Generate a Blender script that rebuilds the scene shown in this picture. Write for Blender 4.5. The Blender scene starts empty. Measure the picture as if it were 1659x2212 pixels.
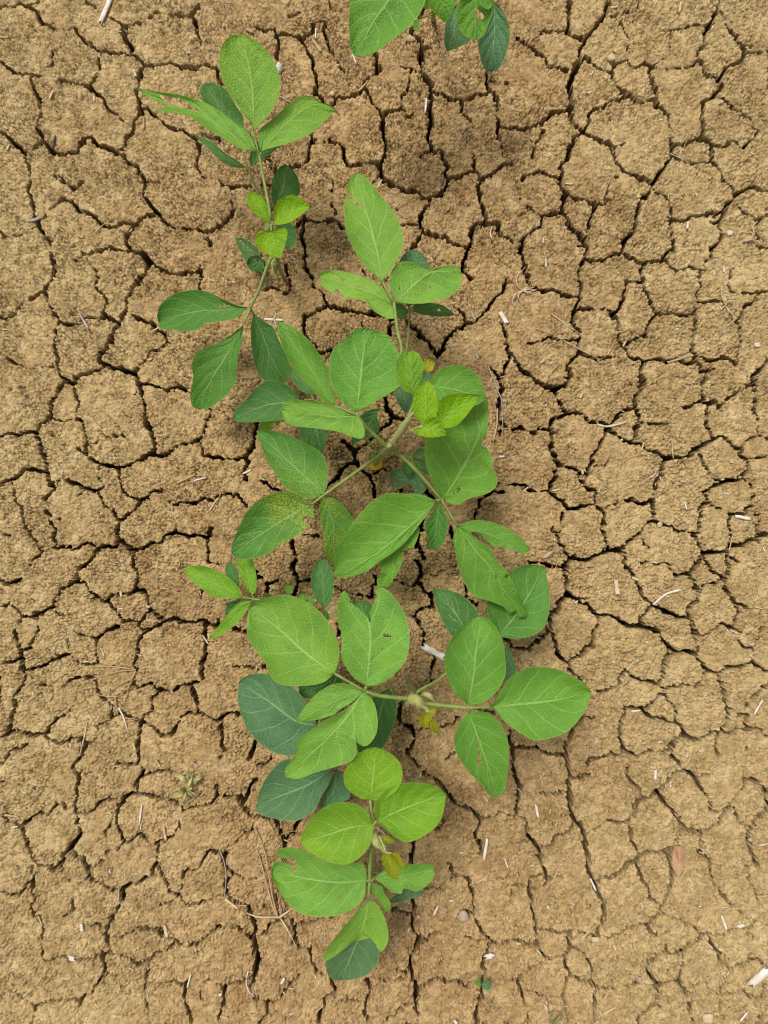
import bpy, math, random
import numpy as np

random.seed(7)
scene = bpy.context.scene
COL = scene.collection

# ---------------------------------------------------------------- camera
H = 0.906                      # camera height above the soil (m)
S = 0.90 / 1659.0              # metres of soil per photo unit (photo = 1659 x 2212 units)
CX, CY = 829.5, 1106.0
cam_data = bpy.data.cameras.new('camera')
cam = bpy.data.objects.new('camera', cam_data)
COL.objects.link(cam)
cam.location = (0, 0, H)
cam.rotation_euler = (0, 0, 0)
cam_data.sensor_fit = 'VERTICAL'
cam_data.angle = 2 * math.atan(1106.0 * S / H)
cam_data.clip_start = 0.01
cam_data.clip_end = 500
scene.camera = cam

# ---------------------------------------------------------------- sky and sun (bright overcast)
SUN_EL, SUN_AZ = math.radians(64), math.radians(-35)
world = bpy.data.worlds.new('World')
scene.world = world
world.use_nodes = True
wn = world.node_tree
wn.nodes.clear()
sky = wn.nodes.new('ShaderNodeTexSky')
sky.sky_type = 'NISHITA'
sky.sun_disc = False
sky.sun_elevation = SUN_EL
sky.sun_rotation = SUN_AZ
sky.air_density = 1.0
sky.dust_density = 6.0
sky.ozone_density = 1.0
hs = wn.nodes.new('ShaderNodeHueSaturation')      # overcast: cloud greys the blue
hs.inputs['Saturation'].default_value = 0.28
bg = wn.nodes.new('ShaderNodeBackground')
bg.inputs['Strength'].default_value = 0.10
wo = wn.nodes.new('ShaderNodeOutputWorld')
wn.links.new(sky.outputs[0], hs.inputs['Color'])
wn.links.new(hs.outputs[0], bg.inputs[0])
wn.links.new(bg.outputs[0], wo.inputs[0])

sun_data = bpy.data.lights.new('sun', 'SUN')
sun_data.energy = 2.0
sun_data.angle = math.radians(15)
sun_data.color = (1.0, 0.96, 0.9)
sun = bpy.data.objects.new('sun', sun_data)
COL.objects.link(sun)
sun.location = (-1, 1, 3)
# sun direction: azimuth measured from +Y towards +X
sun.rotation_euler = (math.pi / 2 - SUN_EL, 0, math.pi - SUN_AZ)

scene.view_settings.view_transform = 'Standard'
scene.view_settings.look = 'None'
scene.view_settings.gamma = 1.0
scene.view_settings.use_curve_mapping = False
scene.view_settings.exposure = 0.35

scene.cycles.use_denoising = True
scene.cycles.denoiser = 'OPENIMAGEDENOISE'
scene.cycles.denoising_input_passes = 'RGB_ALBEDO_NORMAL'
scene.cycles.filter_width = 1.1
scene.cycles.max_bounces = 6
scene.cycles.diffuse_bounces = 3
scene.cycles.transmission_bounces = 4


# ---------------------------------------------------------------- helpers
def unproj(p, z):
    """photo units -> world point on the level z"""
    k = S * (H - z) / H
    return ((p[0] - CX) * k, -(p[1] - CY) * k, z)


def pts(s):
    return [tuple(float(v) for v in q.split(',')) for q in s.split()]


# named enlargements of the photo the outlines were measured in: (x0, y0, scale)
K1, K2 = 1 / 3.0, 553.0 / 952.0
VIEW = {'W': (0, 0, 1.0)}
for _i in range(3):
    for _j in range(4):
        VIEW['T%d%d' % (_i, _j)] = (553.0 * _i, 553.0 * _j, K1)
for _n, _x, _y, _k in (('A', 500, 100, K1), ('B', 550, 900, K1), ('C', 1200, 600, K1), ('D', 850, 1400, K1),
                       ('E', 1250, 1600, K1), ('F', 650, 2100, K2), ('G', 1450, 2150, K2), ('H', 900, 2550, K2)):
    VIEW[_n] = (_x * 0.553, _y * 0.553, _k)


def vp(view, s):
    x0, y0, k = VIEW[view]
    return [(x0 + x * k, y0 + y * k) for x, y in pts(s)]


def mesh_obj(name, verts, faces, mat, parent=None, smooth=True, uv=None, loc=(0, 0, 0)):
    me = bpy.data.meshes.new(name)
    me.from_pydata(verts, [], faces)
    if uv is not None:
        lay = me.uv_layers.new(name='UVMap')
        li = np.zeros(len(me.loops), dtype=np.int32)
        me.loops.foreach_get('vertex_index', li)
        lay.data.foreach_set('uv', np.asarray(uv, dtype=np.float32)[li].ravel())
    if smooth:
        me.polygons.foreach_set('use_smooth', [True] * len(me.polygons))
    me.materials.append(mat)
    me.update()
    o = bpy.data.objects.new(name, me)
    COL.objects.link(o)
    o.location = loc
    if parent is not None:
        o.parent = parent
    return o


def new_mat(name):
    m = bpy.data.materials.new(name)
    m.use_nodes = True
    nt = m.node_tree
    nt.nodes.clear()
    out = nt.nodes.new('ShaderNodeOutputMaterial')
    return m, nt, out


class N:
    """tiny node-graph helper"""
    def __init__(self, nt):
        self.nt = nt

    def node(self, typ, **kw):
        n = self.nt.nodes.new(typ)
        for k, v in kw.items():
            setattr(n, k, v)
        return n

    def link(self, a, b):
        self.nt.links.new(a, b)

    def put(self, sock, v):
        if isinstance(v, bpy.types.NodeSocket):
            self.nt.links.new(v, sock)
        else:
            sock.default_value = v

    def math(self, op, a, b=0.0, c=None, clamp=False):
        n = self.node('ShaderNodeMath', operation=op)
        n.use_clamp = clamp
        self.put(n.inputs[0], a)
        self.put(n.inputs[1], b)
        if c is not None:
            self.put(n.inputs[2], c)
        return n.outputs[0]

    def mix(self, f, a, b, blend='MIX'):
        n = self.node('ShaderNodeMix', data_type='RGBA', blend_type=blend)
        self.put(n.inputs[0], f)
        self.put(n.inputs[6], a)
        self.put(n.inputs[7], b)
        return n.outputs[2]

    def ramp(self, v, lo, hi, a=0.0, b=1.0):
        n = self.node('ShaderNodeMapRange')
        n.interpolation_type = 'SMOOTHSTEP'
        self.put(n.inputs[0], v)
        n.inputs[1].default_value = lo
        n.inputs[2].default_value = hi
        n.inputs[3].default_value = a
        n.inputs[4].default_value = b
        return n.outputs[0]

    def noise(self, vec, scale, detail=3, rough=0.55):
        n = self.node('ShaderNodeTexNoise')
        self.put(n.inputs['Vector'], vec)
        n.inputs['Scale'].default_value = scale
        n.inputs['Detail'].default_value = detail
        n.inputs['Roughness'].default_value = rough
        return n.outputs[0]

    def voro(self, vec, scale, feature='F1'):
        n = self.node('ShaderNodeTexVoronoi', feature=feature)
        self.put(n.inputs['Vector'], vec)
        n.inputs['Scale'].default_value = scale
        return n


# ---------------------------------------------------------------- numpy noise
def _lat(seed, n=256):
    return np.random.RandomState(seed).rand(n, n).astype(np.float32)


def vnoise(x, y, scale, seed):
    L = _lat(seed)
    u, v = x / scale, y / scale
    i, j = np.floor(u).astype(np.int32), np.floor(v).astype(np.int32)
    fu, fv = (u - i).astype(np.float32), (v - j).astype(np.float32)
    fu = fu * fu * (3 - 2 * fu)
    fv = fv * fv * (3 - 2 * fv)
    i0, j0, i1, j1 = i % 256, j % 256, (i + 1) % 256, (j + 1) % 256
    return (L[i0, j0] * (1 - fu) + L[i1, j0] * fu) * (1 - fv) + (L[i0, j1] * (1 - fu) + L[i1, j1] * fu) * fv


def cells(x, y, scale, seed):
    """cellular noise: distance to the nearest site, to the second, the site's random value and its place"""
    JX, JY, RV = _lat(seed), _lat(seed + 1), _lat(seed + 2)
    u, v = x / scale, y / scale
    i, j = np.floor(u).astype(np.int32), np.floor(v).astype(np.int32)
    f1 = np.full(x.shape, 9.0, np.float32)
    f2 = np.full(x.shape, 9.0, np.float32)
    rv = np.zeros(x.shape, np.float32)
    sx = np.zeros(x.shape, np.float32)
    sy = np.zeros(x.shape, np.float32)
    for a in (-1, 0, 1):
        for b in (-1, 0, 1):
            ii, jj = (i + a) % 256, (j + b) % 256
            px = i + a + JX[ii, jj]
            py = j + b + JY[ii, jj]
            d = np.sqrt((px - u) ** 2 + (py - v) ** 2).astype(np.float32)
            near = d < f1
            f2 = np.where(near, f1, np.minimum(f2, d))
            f1 = np.where(near, d, f1)
            rv = np.where(near, RV[ii, jj], rv)
            sx = np.where(near, px * scale, sx)
            sy = np.where(near, py * scale, sy)
    return f1, f2, rv, sx, sy


# ---------------------------------------------------------------- the crack network, measured crack by crack
# "width class: x,y x,y ..." in the coordinates of the named enlargement
CRACKS = {
'T00': """3:0,50 60,38 130,30 190,25 240,0|4:190,25 230,85 270,140 320,175 350,190|3:490,180 530,240 590,290 640,325|4:640,325 700,345 770,360 850,350
5:800,180 815,250 850,300 860,360 910,390 940,430|2:550,0 620,50 690,90 750,140 800,180|4:800,180 870,170 900,155|3:900,155 940,140 1000,80 1080,100 1170,105 1240,120
3:1240,120 1280,70 1320,30 1330,0|3:1240,120 1285,170 1290,240 1300,310|1:1300,310 1340,360 1330,420|3:940,430 1000,430 1090,405 1150,430 1200,440 1250,455 1330,425 1390,440 1415,470 1410,520 1440,540
5:940,430 900,530 890,590 910,660 915,720 890,760 855,840 820,890 800,940 750,985|4:750,985 690,945 620,920 575,895 510,930 490,985 420,985 350,985 320,940 260,905
4:0,865 60,900 110,945 165,1000 175,1040 190,1110 195,1165|4:260,905 250,860 240,800 275,740 265,690 230,600 210,550 205,490|3:260,905 220,950 165,1000|3:205,490 150,480 90,465 60,440 0,400|1:90,465 60,400 90,340
2:205,490 270,480 330,400 350,330 400,295 460,290 480,310|3:390,525 460,530 530,550 590,575 640,610 680,680 720,730 790,785|3:590,575 605,510 600,490|1:600,490 550,470 500,455|2:605,500 640,480 640,400 650,330
3:915,720 970,715 1020,760 1080,810 1170,845 1210,860 1260,890 1285,950 1290,1010 1280,1080 1310,1140|1:1310,1140 1300,1190 1300,1280 1300,1380|3:1340,880 1390,880 1440,905|2:1260,890 1340,880
3:750,985 800,1010 830,1050 880,1080 910,1120 930,1180 935,1260 960,1300 990,1340 1020,1380|2:930,1165 1030,1165 1110,1155 1170,1125|4:1020,1380 1060,1430 1120,1460 1200,1490 1280,1490 1350,1485 1430,1470 1480,1420 1500,1350|3:1330,1550 1370,1600
2:1500,1350 1500,1280 1510,1200|4:1440,1190 1520,1205 1580,1195 1630,1200|2:1310,1140 1390,1130 1440,1190|4:390,1295 440,1300 500,1350 560,1375 610,1410 660,1450 720,1455 790,1445 860,1470|4:860,1470 920,1410 990,1380 1020,1380
5:860,1470 825,1520 820,1590 850,1615 900,1630 950,1659|4:850,1615 780,1620 720,1615 620,1620|2:620,1620 560,1650 520,1615|2:500,1350 510,1430 520,1500|3:345,1130 400,1160 440,1200 470,1220 520,1200 540,1160|1:345,1130 330,1060 320,1000|1:470,1220 450,1260 390,1295
3:195,1165 180,1240 215,1310 215,1390 240,1440 260,1490 300,1560 335,1600|2:240,1440 300,1390 340,1330 390,1295|3:0,1500 40,1530 90,1530 140,1520|2:140,1520 190,1490 240,1450|2:520,1615 530,1659|1:335,1600 330,1659|1:790,785 830,830 850,840|1:350,190 420,200 490,180""",
'T10': """3:0,190 60,195 120,185|4:120,185 135,240 150,280 130,370|4:130,240 200,230 270,240 300,265 340,235 380,220 375,160 440,140|2:195,120 240,100 280,80|1:160,40 200,120|3:490,0 490,70|3:320,330 360,380 375,450|4:375,450 385,540 395,630|2:300,265 320,330
3:440,140 430,200 440,210 470,280 510,380|2:510,380 545,450 575,470|4:395,630 430,670 490,685 540,640 600,640 660,600 690,580 720,520|4:690,580 740,630 780,690 830,730 920,725|3:920,725 940,680 945,620 990,560 995,480 1000,460|2:720,520 780,490|4:780,350 775,400 795,450 785,480|3:930,435 1000,465 1060,475|3:940,720 990,770 1020,755
5:1000,220 1065,290 1070,380 1070,470 1110,510 1135,580 1135,680 1130,780 1125,860 1115,900 1150,970 1210,1010 1225,1080 1250,1150 1245,1220 1180,1265 1120,1280|3:1070,340 1130,310|3:1000,220 1040,170 1060,110 1080,70
4:1135,600 1200,610 1270,640 1310,650 1340,670 1380,650 1420,610 1500,605 1515,570|3:1340,670 1335,720 1380,780|1:1380,780 1405,830 1410,1020|3:1490,460 1500,520 1515,570|2:1500,520 1580,525 1659,530|3:1515,570 1560,620 1560,720 1570,830|4:1570,830 1575,900|4:1570,830 1600,825 1659,835|2:1575,900 1595,1000 1600,1060
5:830,740 820,810 830,890 850,950 835,1020 800,1060 810,1140|4:800,1050 720,1060 660,1070 600,1080|3:600,1080 575,1030 565,960|2:565,960 540,925 470,910 380,910|1:600,1080 540,1130 490,1160 470,1140 400,1090 340,1070|2:490,1160 495,1270 505,1390 520,1430
4:360,870 365,920 340,970 325,1040 280,1080 220,1085|3:325,1040 350,1075|4:70,1020 90,1080 125,1110 120,1150 95,1200 30,1190|2:120,1150 220,1085|4:810,1140 770,1190|5:810,1140 830,1175 880,1210 950,1235 1030,1250 1060,1280 1120,1290|5:1120,1280 1105,1350 1075,1400 1060,1450 1080,1490 1040,1560 1010,1610|2:880,1345 930,1355
4:1080,1490 1130,1510 1180,1540 1240,1530 1280,1580 1340,1600 1385,1610|5:1360,1659 1385,1590 1390,1520 1430,1465 1480,1450 1550,1455 1580,1520 1640,1550 1659,1570|5:1480,1450 1475,1370 1460,1310 1460,1260|4:1460,1260 1440,1220 1450,1170|4:1250,1150 1300,1160 1350,1130 1430,1120|4:1410,1020 1420,1080 1440,1150 1470,1165 1530,1130 1570,1090 1600,1060 1659,1070|2:1150,985 1090,1000 1060,1030|1:1470,1210 1540,1210
4:310,1400 300,1480 305,1570 320,1659|3:310,1400 270,1440 235,1470|4:310,1400 340,1420 400,1440 460,1430 520,1430 560,1480|1:1560,1659 1600,1630 1659,1640|2:560,1480 640,1500 760,1480 1060,1450""",
'T20': """5:370,0 375,90 360,160 370,210 430,245 480,245|3:355,185 280,190 200,190 185,215|4:625,0 615,60 615,105 560,150 510,220 480,250|6:480,250 455,320 455,380 420,420 400,480 380,550 385,640 375,720 390,780 430,820 470,850|4:25,245 80,260 140,300 170,340 230,370 240,410 300,435 370,445|2:80,255 150,265|2:185,215 150,265
5:0,830 70,845 130,825 190,800 250,740 320,715 375,710|2:180,820 200,850 185,900 140,970 130,1060|1:130,1060 110,1130|3:60,1155 110,1130 170,1115 250,1140 310,1160|5:470,860 410,900 370,960 350,1040 320,1090 315,1160 320,1220 350,1260|5:350,1260 330,1310 325,1380|5:325,1385 260,1390 200,1410 185,1470 140,1500 80,1535 70,1600 40,1650|5:325,1385 360,1440 400,1490 450,1540 475,1580 485,1659|2:60,1300 100,1340 150,1390 200,1410|1:60,1155 55,1230 60,1300
4:460,370 490,390 530,410 560,440 610,465 650,465|3:650,465 670,410 740,395 800,450 860,420 900,440|2:740,395 735,330 755,270 740,210 700,160 670,110|3:615,105 670,110 700,95|2:700,95 800,80 810,0|5:920,440 890,470 905,560 940,610 935,670 980,720|2:900,440 945,460|2:980,720 1020,760 1030,850 1035,950
3:650,465 670,540 700,590 740,625 660,655 590,685 520,710 495,770 485,830 465,850|3:740,625 800,665 860,665 920,650|2:635,700 640,770|4:470,860 500,890 560,915 620,930 650,970 670,1030 700,1080 725,1120 770,1140 830,1165 880,1175 910,1210|3:725,1120 690,1160 630,1150|2:650,970 700,940 720,940|2:630,1150 620,1250 600,1330
5:910,1210 950,1130 1000,1060 1030,1010 1035,950 1090,945 1150,905 1200,890 1235,900|4:1235,900 1230,810 1235,700 1240,660 1300,640 1340,600 1360,560 1330,510 1290,490 1250,495 1230,440 1205,400 1215,340 1245,290 1235,220 1275,165 1300,120 1340,40 1350,0|4:1340,510 1370,460 1420,430 1490,400 1500,340|4:1500,330 1460,280 1430,210 1390,170|2:1390,170 1300,165|3:1500,320 1540,290|1:1540,290 1560,220|3:1590,340 1640,345 1659,330|2:1500,340 1590,340
2:1330,70 1360,90 1370,140|3:1275,165 1180,160 1120,185 1030,200|3:1205,400 1150,430 1060,440|2:1060,440 945,460|2:1020,210 1020,290 990,370 970,390 920,440|3:1340,640 1390,665 1450,710 1510,750|2:1365,670 1355,750|2:1510,750 1540,780 1580,830 1585,890 1540,915 1500,950|3:1540,915 1500,950|4:1235,905 1300,930 1360,940 1430,910|2:1430,910 1500,950
5:1300,930 1290,1050 1340,1080 1380,1150 1420,1210 1440,1250 1430,1290 1390,1320 1375,1400 1350,1450 1355,1570|4:1440,1260 1500,1240 1560,1210 1659,1225|2:1285,1050 1210,1050 1140,1050 1040,1010|4:1355,1570 1300,1590 1280,1659|4:1380,1390 1300,1385 1200,1385 1120,1425 1040,1410|3:1350,1440 1290,1430
2:910,1210 940,1250 1010,1290 1035,1360|4:1035,1360 1045,1440 1040,1540 1050,1610 1000,1650|5:910,1210 860,1280 820,1340 800,1400 795,1490 740,1540 720,1600 725,1640 760,1659|3:350,1260 420,1290 490,1310 540,1340 600,1330 650,1290|3:540,1340 530,1390 500,1430 490,1480|2:490,1480 475,1560|3:725,1640 660,1650|2:380,1620 450,1590|3:1659,1390 1600,1440 1590,1520 1600,1600 1659,1610|2:1500,1370 1560,1400 1590,1435|2:1390,1320 1450,1330 1500,1370""",
'T01': """4:330,0 345,50 340,130 310,170 290,220 310,270 325,330 345,380 375,410 370,470 350,540 355,610 365,700 385,760 420,800 470,835|4:290,225 240,240 180,280|2:180,280 130,320 90,370|4:90,370 30,400 0,395|2:40,650 90,690 150,710 220,730 280,720 345,720|3:385,420 430,445 520,430|2:520,430 560,400|3:560,400 640,410 690,390|2:590,70 615,110 630,180 640,230 680,270 690,320 670,370|3:480,25 500,30
5:920,0 960,40 945,120 890,170 840,240 825,340 800,400 770,440|5:945,10 1000,50 1050,90 1110,120 1180,110 1240,115 1300,100|3:1300,60 1300,150 1290,215|4:670,370 720,410 770,440 735,510 730,550 690,610 640,640 630,680 660,710 700,715 760,730 800,750 870,765 890,715|3:890,715 940,670 1000,620 1060,580|4:660,710 640,745 570,770 490,785 470,835|3:860,390 910,410 950,440 1000,445 1020,490 1070,510 1090,570|2:1060,580 1090,570|2:800,400 860,390
3:470,835 480,880 500,930 495,1040 540,1080 550,1160 550,1240 575,1300 630,1340 700,1365 770,1385|5:420,820 380,860 350,920 330,990 320,1050 275,1090 250,1140 245,1190 275,1250 300,1310 310,1390 325,1440 340,1510|3:0,1170 60,1160 120,1165 190,1140 240,1145|2:320,1050 380,1055 430,1065 540,1080|2:0,870 100,860 195,860|4:870,765 905,800 915,860 930,930 940,1020 945,1050 965,1110 980,1170 1020,1220 1000,1270 920,1320 820,1370 770,1390
4:910,830 970,830 1020,850 1080,865 1150,855 1220,875|3:1000,1280 1050,1290|4:1050,1290 1090,1280 1140,1235 1200,1215 1300,1190|2:1300,1190 1330,1130 1340,1070 1390,1000|2:1220,875 1390,1000|2:550,1215 650,1215 690,1180 740,1165 800,1175|3:500,1240 550,1270|2:330,1130 350,1165|3:1320,1290 1390,1310 1460,1305 1540,1320 1600,1310|2:1300,1190 1320,1290|5:1659,1080 1640,1180 1620,1260 1600,1310 1590,1400 1600,1470
3:770,1390 780,1460 800,1530 870,1580 920,1590 960,1570 1000,1520 1060,1520|4:920,1590 870,1640 840,1659|3:1040,1570 1090,1590 1130,1605 1230,1610 1310,1560 1370,1580 1430,1550 1480,1535 1540,1550 1560,1600 1590,1620|2:1060,1520 1040,1570|1:1480,1535 1440,1480 1400,1440|2:640,1370 640,1440 660,1500|5:660,1500 620,1520 560,1505 500,1490 440,1465|3:660,1500 640,1550 670,1600 705,1640|2:520,1540 480,1570|2:660,1500 700,1480 770,1475|2:340,1510 370,1450 440,1465|3:110,1430 150,1395 220,1385 290,1390|3:0,1480 60,1460 110,1430|3:80,1470 90,1560 110,1600 150,1659|3:340,1520 300,1560 270,1590""",
'T11': """4:310,0 315,80 350,130 375,190|4:20,0 40,60|3:60,215 120,205 180,240 220,220 230,190 200,110 180,70|2:375,190 430,265|4:430,265 460,300 440,350 380,370 310,385 315,450 310,510|5:460,310 530,350 600,345 680,365 760,365|3:700,90 715,130|4:880,410 875,480 865,510|2:695,410 695,470|4:400,610 440,630 480,615|2:310,510 400,610|2:760,365 880,410
5:1010,465 1060,490 1110,540 1150,600 1170,650|4:1170,640 1220,590 1240,540 1300,490 1360,430 1350,390|3:970,400 1010,465|3:1360,430 1430,430 1470,380 1510,330 1550,270 1600,230 1630,160|2:1500,400 1470,450|4:1350,0 1345,90 1370,120 1400,145|1:1400,145 1450,180|2:1270,260 1290,330 1350,390|5:1590,430 1610,500 1625,570 1640,650 1610,720 1580,800|4:1640,650 1659,640|3:1510,710 1540,750 1570,790|4:1580,800 1590,870 1570,980 1580,1070 1620,1100|2:1580,1080 1580,1180
5:840,930 850,1000 890,1040 860,1080 810,1110 780,1160|4:890,1040 950,1060|3:570,1200 590,1230 640,1260 640,1320|4:550,1380 600,1340 660,1350 700,1400 740,1440 760,1500 770,1570|4:550,1380 530,1440 460,1500|3:740,1420 800,1390 860,1380|3:20,1455 70,1475 105,1510 160,1520|3:930,1530 950,1510|4:1100,1510 1140,1570|4:1420,1640 1470,1580 1530,1530 1610,1530|3:1530,1530 1570,1460|2:640,1320 660,1350|2:780,1160 640,1260|2:480,615 560,760 840,930""",
'T21': """4:60,0 80,60 95,130 120,200 160,225 270,230 320,255 420,265|5:470,0 460,60 435,130 450,190 430,260 420,340 405,420 425,490 430,560 430,610|4:470,20 540,35 600,15 690,0|4:750,0 800,25 850,45 910,40 1000,30|2:1000,30 1040,70 1070,90 1110,75 1150,60|4:990,0 1010,30|3:1260,20 1240,90 1215,95 1170,70|2:1150,60 1170,70|3:1215,95 1215,150 1215,220 1190,250 1205,300 1190,370|1:1070,95 1085,150 1140,210
4:850,45 855,130 860,200 885,260 905,320 930,375|4:850,155 790,155 740,175 730,260 700,320 670,370|4:440,340 520,345 580,340 640,350 670,375 690,430 695,490 690,530 720,570 750,630 800,660 845,675|4:930,375 1000,380 1070,375 1130,380 1195,375|3:930,380 890,420 870,480 865,520 800,550 740,575|2:865,525 890,540 930,535|5:1195,375 1190,470 1175,550 1180,610 1200,640 1180,690 1130,705 1080,670 1020,690|3:845,675 900,665 970,655 1020,690
3:110,565 170,560 230,535 320,555 420,545|4:430,600 470,635 560,660 640,660|2:640,660 690,640 750,630|5:0,660 20,690 70,750 140,800 200,830 280,860 300,930 330,990 350,1030|5:280,855 340,835 380,780 375,710|2:375,710 430,610|5:350,1030 300,1040 260,1090 255,1150 260,1230 285,1300 310,1355 270,1440 245,1530|4:0,1130 60,1120 140,1160 190,1120 250,1130|4:350,1030 420,1010 470,1030 500,1070 570,1090 640,1110 690,1050 730,990 800,975
6:845,675 850,760 850,840 820,900 800,975|5:800,975 825,1050 810,1120 795,1200|2:850,840 790,830 760,800|4:310,1355 380,1380 440,1400 490,1405 510,1340 540,1260 590,1200 605,1130 640,1110|5:640,1115 680,1150 720,1185 795,1200 860,1240 930,1270 1000,1310|4:1000,1310 1060,1310 1150,1290 1200,1250 1260,1200 1340,1175 1400,1200 1450,1235 1490,1250|2:820,1070 870,1090 960,1090 1020,1095|3:1490,1250 1520,1200 1590,1160 1659,1185|3:1490,1250 1470,1290 1530,1320 1600,1310 1659,1300
4:1530,1320 1530,1380 1490,1430 1460,1470 1390,1455 1320,1490 1260,1530 1260,1580 1220,1640|3:1490,1440 1550,1500 1570,1560 1550,1620 1500,1659|3:1210,1260 1230,1310 1270,1380 1300,1440 1370,1465|3:1260,1590 1310,1620 1370,1645|5:1200,690 1220,730 1265,760 1230,830 1220,900 1240,950|4:1240,950 1310,950|3:1310,950 1350,985|4:1240,950 1180,950 1120,980|4:1270,950 1260,1020 1250,1070 1280,1120 1300,1175|4:1260,660 1300,675 1380,670 1450,700|2:1200,640 1260,660|3:1250,740 1310,740
2:1350,960 1410,920 1470,880 1530,830 1560,810|5:1560,810 1580,770 1640,710 1659,690|4:1560,830 1570,900 1565,990 1580,1050|2:1580,1050 1590,1160|2:1310,950 1370,1020|3:1410,230 1450,240 1530,235 1600,230 1659,210|3:1205,300 1250,300 1330,295 1380,310|3:1560,290 1520,320 1490,370 1450,440 1470,510 1480,560 1450,610 1460,700|2:1410,220 1420,110 1440,80|2:1600,230 1560,290
4:0,1490 80,1500 150,1530 245,1535 330,1590 370,1640 440,1640 540,1600 590,1640|4:470,1480 480,1420 490,1405|4:440,1470 490,1510 540,1530 550,1600|2:425,1400 430,1450 470,1480|5:1000,1310 980,1390 950,1450 925,1510 910,1590 920,1659|4:740,1580 800,1590 850,1610 910,1590|2:590,1640 740,1580|2:520,1360 590,1355 650,1330|2:940,1560 1000,1540 1030,1510|2:1120,1330 1140,1380""",
'T02': """3:130,0 150,60 185,100 200,160 240,210 270,250 250,300 220,320|4:300,0 325,50 345,120 345,180 350,230 410,235 480,250|2:270,250 350,230|3:380,0 380,40|4:720,0 760,35 790,45 840,0|5:780,40 765,110 770,180 740,225 670,215 640,235|3:640,235 600,210 560,200 510,230 480,250|4:640,240 600,280 560,320 500,380 490,440 450,480 400,500 360,560 350,610 290,630 230,655 210,690 140,685
2:0,150 80,155|1:0,230 80,235|4:0,455 50,460 120,450|3:0,610 60,595|2:160,540 200,540 215,575|2:120,450 220,320|2:60,595 140,685|5:770,190 830,210 860,260 870,330 895,400 885,480 920,520 960,560 980,620 1030,670 1080,700|4:870,240 920,235 970,195 1040,195 1090,150 1140,130|2:1140,130 1140,80|4:1140,130 1200,155 1270,160 1340,170 1350,230 1360,320|3:1340,160 1390,110|2:1360,330 1410,345
3:490,450 540,460 580,515 640,560 660,590 700,590 740,540 800,540 890,515|3:700,590 740,625 775,670 795,710 850,710 910,700 980,620|2:560,580 630,550|3:910,700 920,750 935,785 905,840 890,910 880,990|2:880,990 870,1060 870,1120|3:935,785 1000,755 1080,705|5:1080,700 1140,695 1210,705 1270,700 1330,695 1330,760 1335,830 1330,900 1310,960 1300,1030 1315,1090|4:1340,720 1390,745 1430,710|4:785,730 720,765 660,790 615,820 610,860 625,910 625,980|2:615,820 570,800 520,795 480,770
2:340,640 380,665 460,675 510,660|3:230,660 235,780 200,830 185,880 130,890|5:90,780 95,850 120,895 135,960 130,1030 150,1070 125,1130 90,1180 85,1250 85,1320 65,1400 40,1440|4:0,990 60,970 130,960|3:150,1025 210,1025 280,1010 340,960 430,935|2:430,935 540,1000|3:540,1000 620,990 660,995|3:430,1100 490,1075 550,1075 590,1090|2:245,1140 310,1140 390,1140 430,1100|2:660,995 700,1030|2:140,685 90,780
3:870,1115 920,1135 980,1120 1030,1160 1100,1165 1150,1140 1210,1110 1260,1100 1315,1090|3:1030,1165 990,1220 985,1280|4:1255,1100 1255,1170 1275,1240 1275,1300|4:1190,1315 1275,1300 1330,1330 1390,1350 1440,1325 1430,1400 1440,1460 1440,1530|4:1460,1315 1530,1305 1570,1330|4:660,1210 700,1230 715,1300 730,1320 800,1310 860,1335 930,1350 990,1385 1040,1430 1065,1455 1130,1410|2:1130,1410 1190,1315|5:905,1370 900,1440 890,1520 885,1600 880,1640|3:880,1640 800,1645 740,1640|3:715,1320 710,1360|2:985,1280 930,1320 930,1350|2:590,1090 660,1210|2:700,1230 870,1120
5:40,1440 110,1440 180,1460 250,1455 310,1480 380,1505 450,1490 510,1480|3:510,1480 560,1500 600,1505|3:290,1440 325,1390 350,1350|2:360,1350 430,1310 480,1290|4:0,1455 40,1440|5:540,1520 510,1580 490,1620 480,1659|3:170,1510 110,1540 60,1570 30,1620 0,1650|2:620,1380 630,1440 600,1505|2:710,1360 620,1380|4:1659,1480 1630,1540 1610,1600|3:1659,1020 1580,1000 1520,1000|3:1300,520 1310,560|4:1520,765 1600,770|2:1410,1659 1415,1630 1440,1530|2:1430,710 1520,765""",
'T12': """4:1425,0 1425,50|5:240,190 245,270 245,340 245,400 270,460 250,530|4:270,465 340,440|2:290,160 350,160 400,160|4:0,380 30,430 75,480 75,520|2:75,480 140,450|5:1080,60 1060,130 1040,220 1080,270 1095,300|5:1055,320 1060,390 1065,460 1090,510 1130,545 1160,600|2:1090,405 1170,415 1240,370 1300,345|2:900,440 980,470 1060,465|4:1160,610 1070,630 1040,660 1020,690|3:1020,690 1070,740 1085,800 1085,870|4:1250,100 1270,160|4:1360,480 1370,560 1430,620|5:780,420 760,490 740,560|3:650,550 740,560|4:530,730 535,800|4:0,1030 50,1010
4:1155,950 1140,1020 1140,1100|2:1085,870 1155,950|5:950,1240 930,1310 920,1370 1020,1400 1020,1480 980,1550 1000,1600 1050,1640|3:1020,1400 1070,1400|3:1310,1310 1290,1370 1220,1385|4:1640,1430 1645,1500|3:1280,1540 1230,1620|4:0,1640 50,1640 100,1590|3:1600,820 1659,850|3:1390,1260 1480,1280 1540,1310|2:1070,1400 1220,1385|2:340,440 650,550|2:1140,1100 950,1240|2:1020,690 740,560""",
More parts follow.
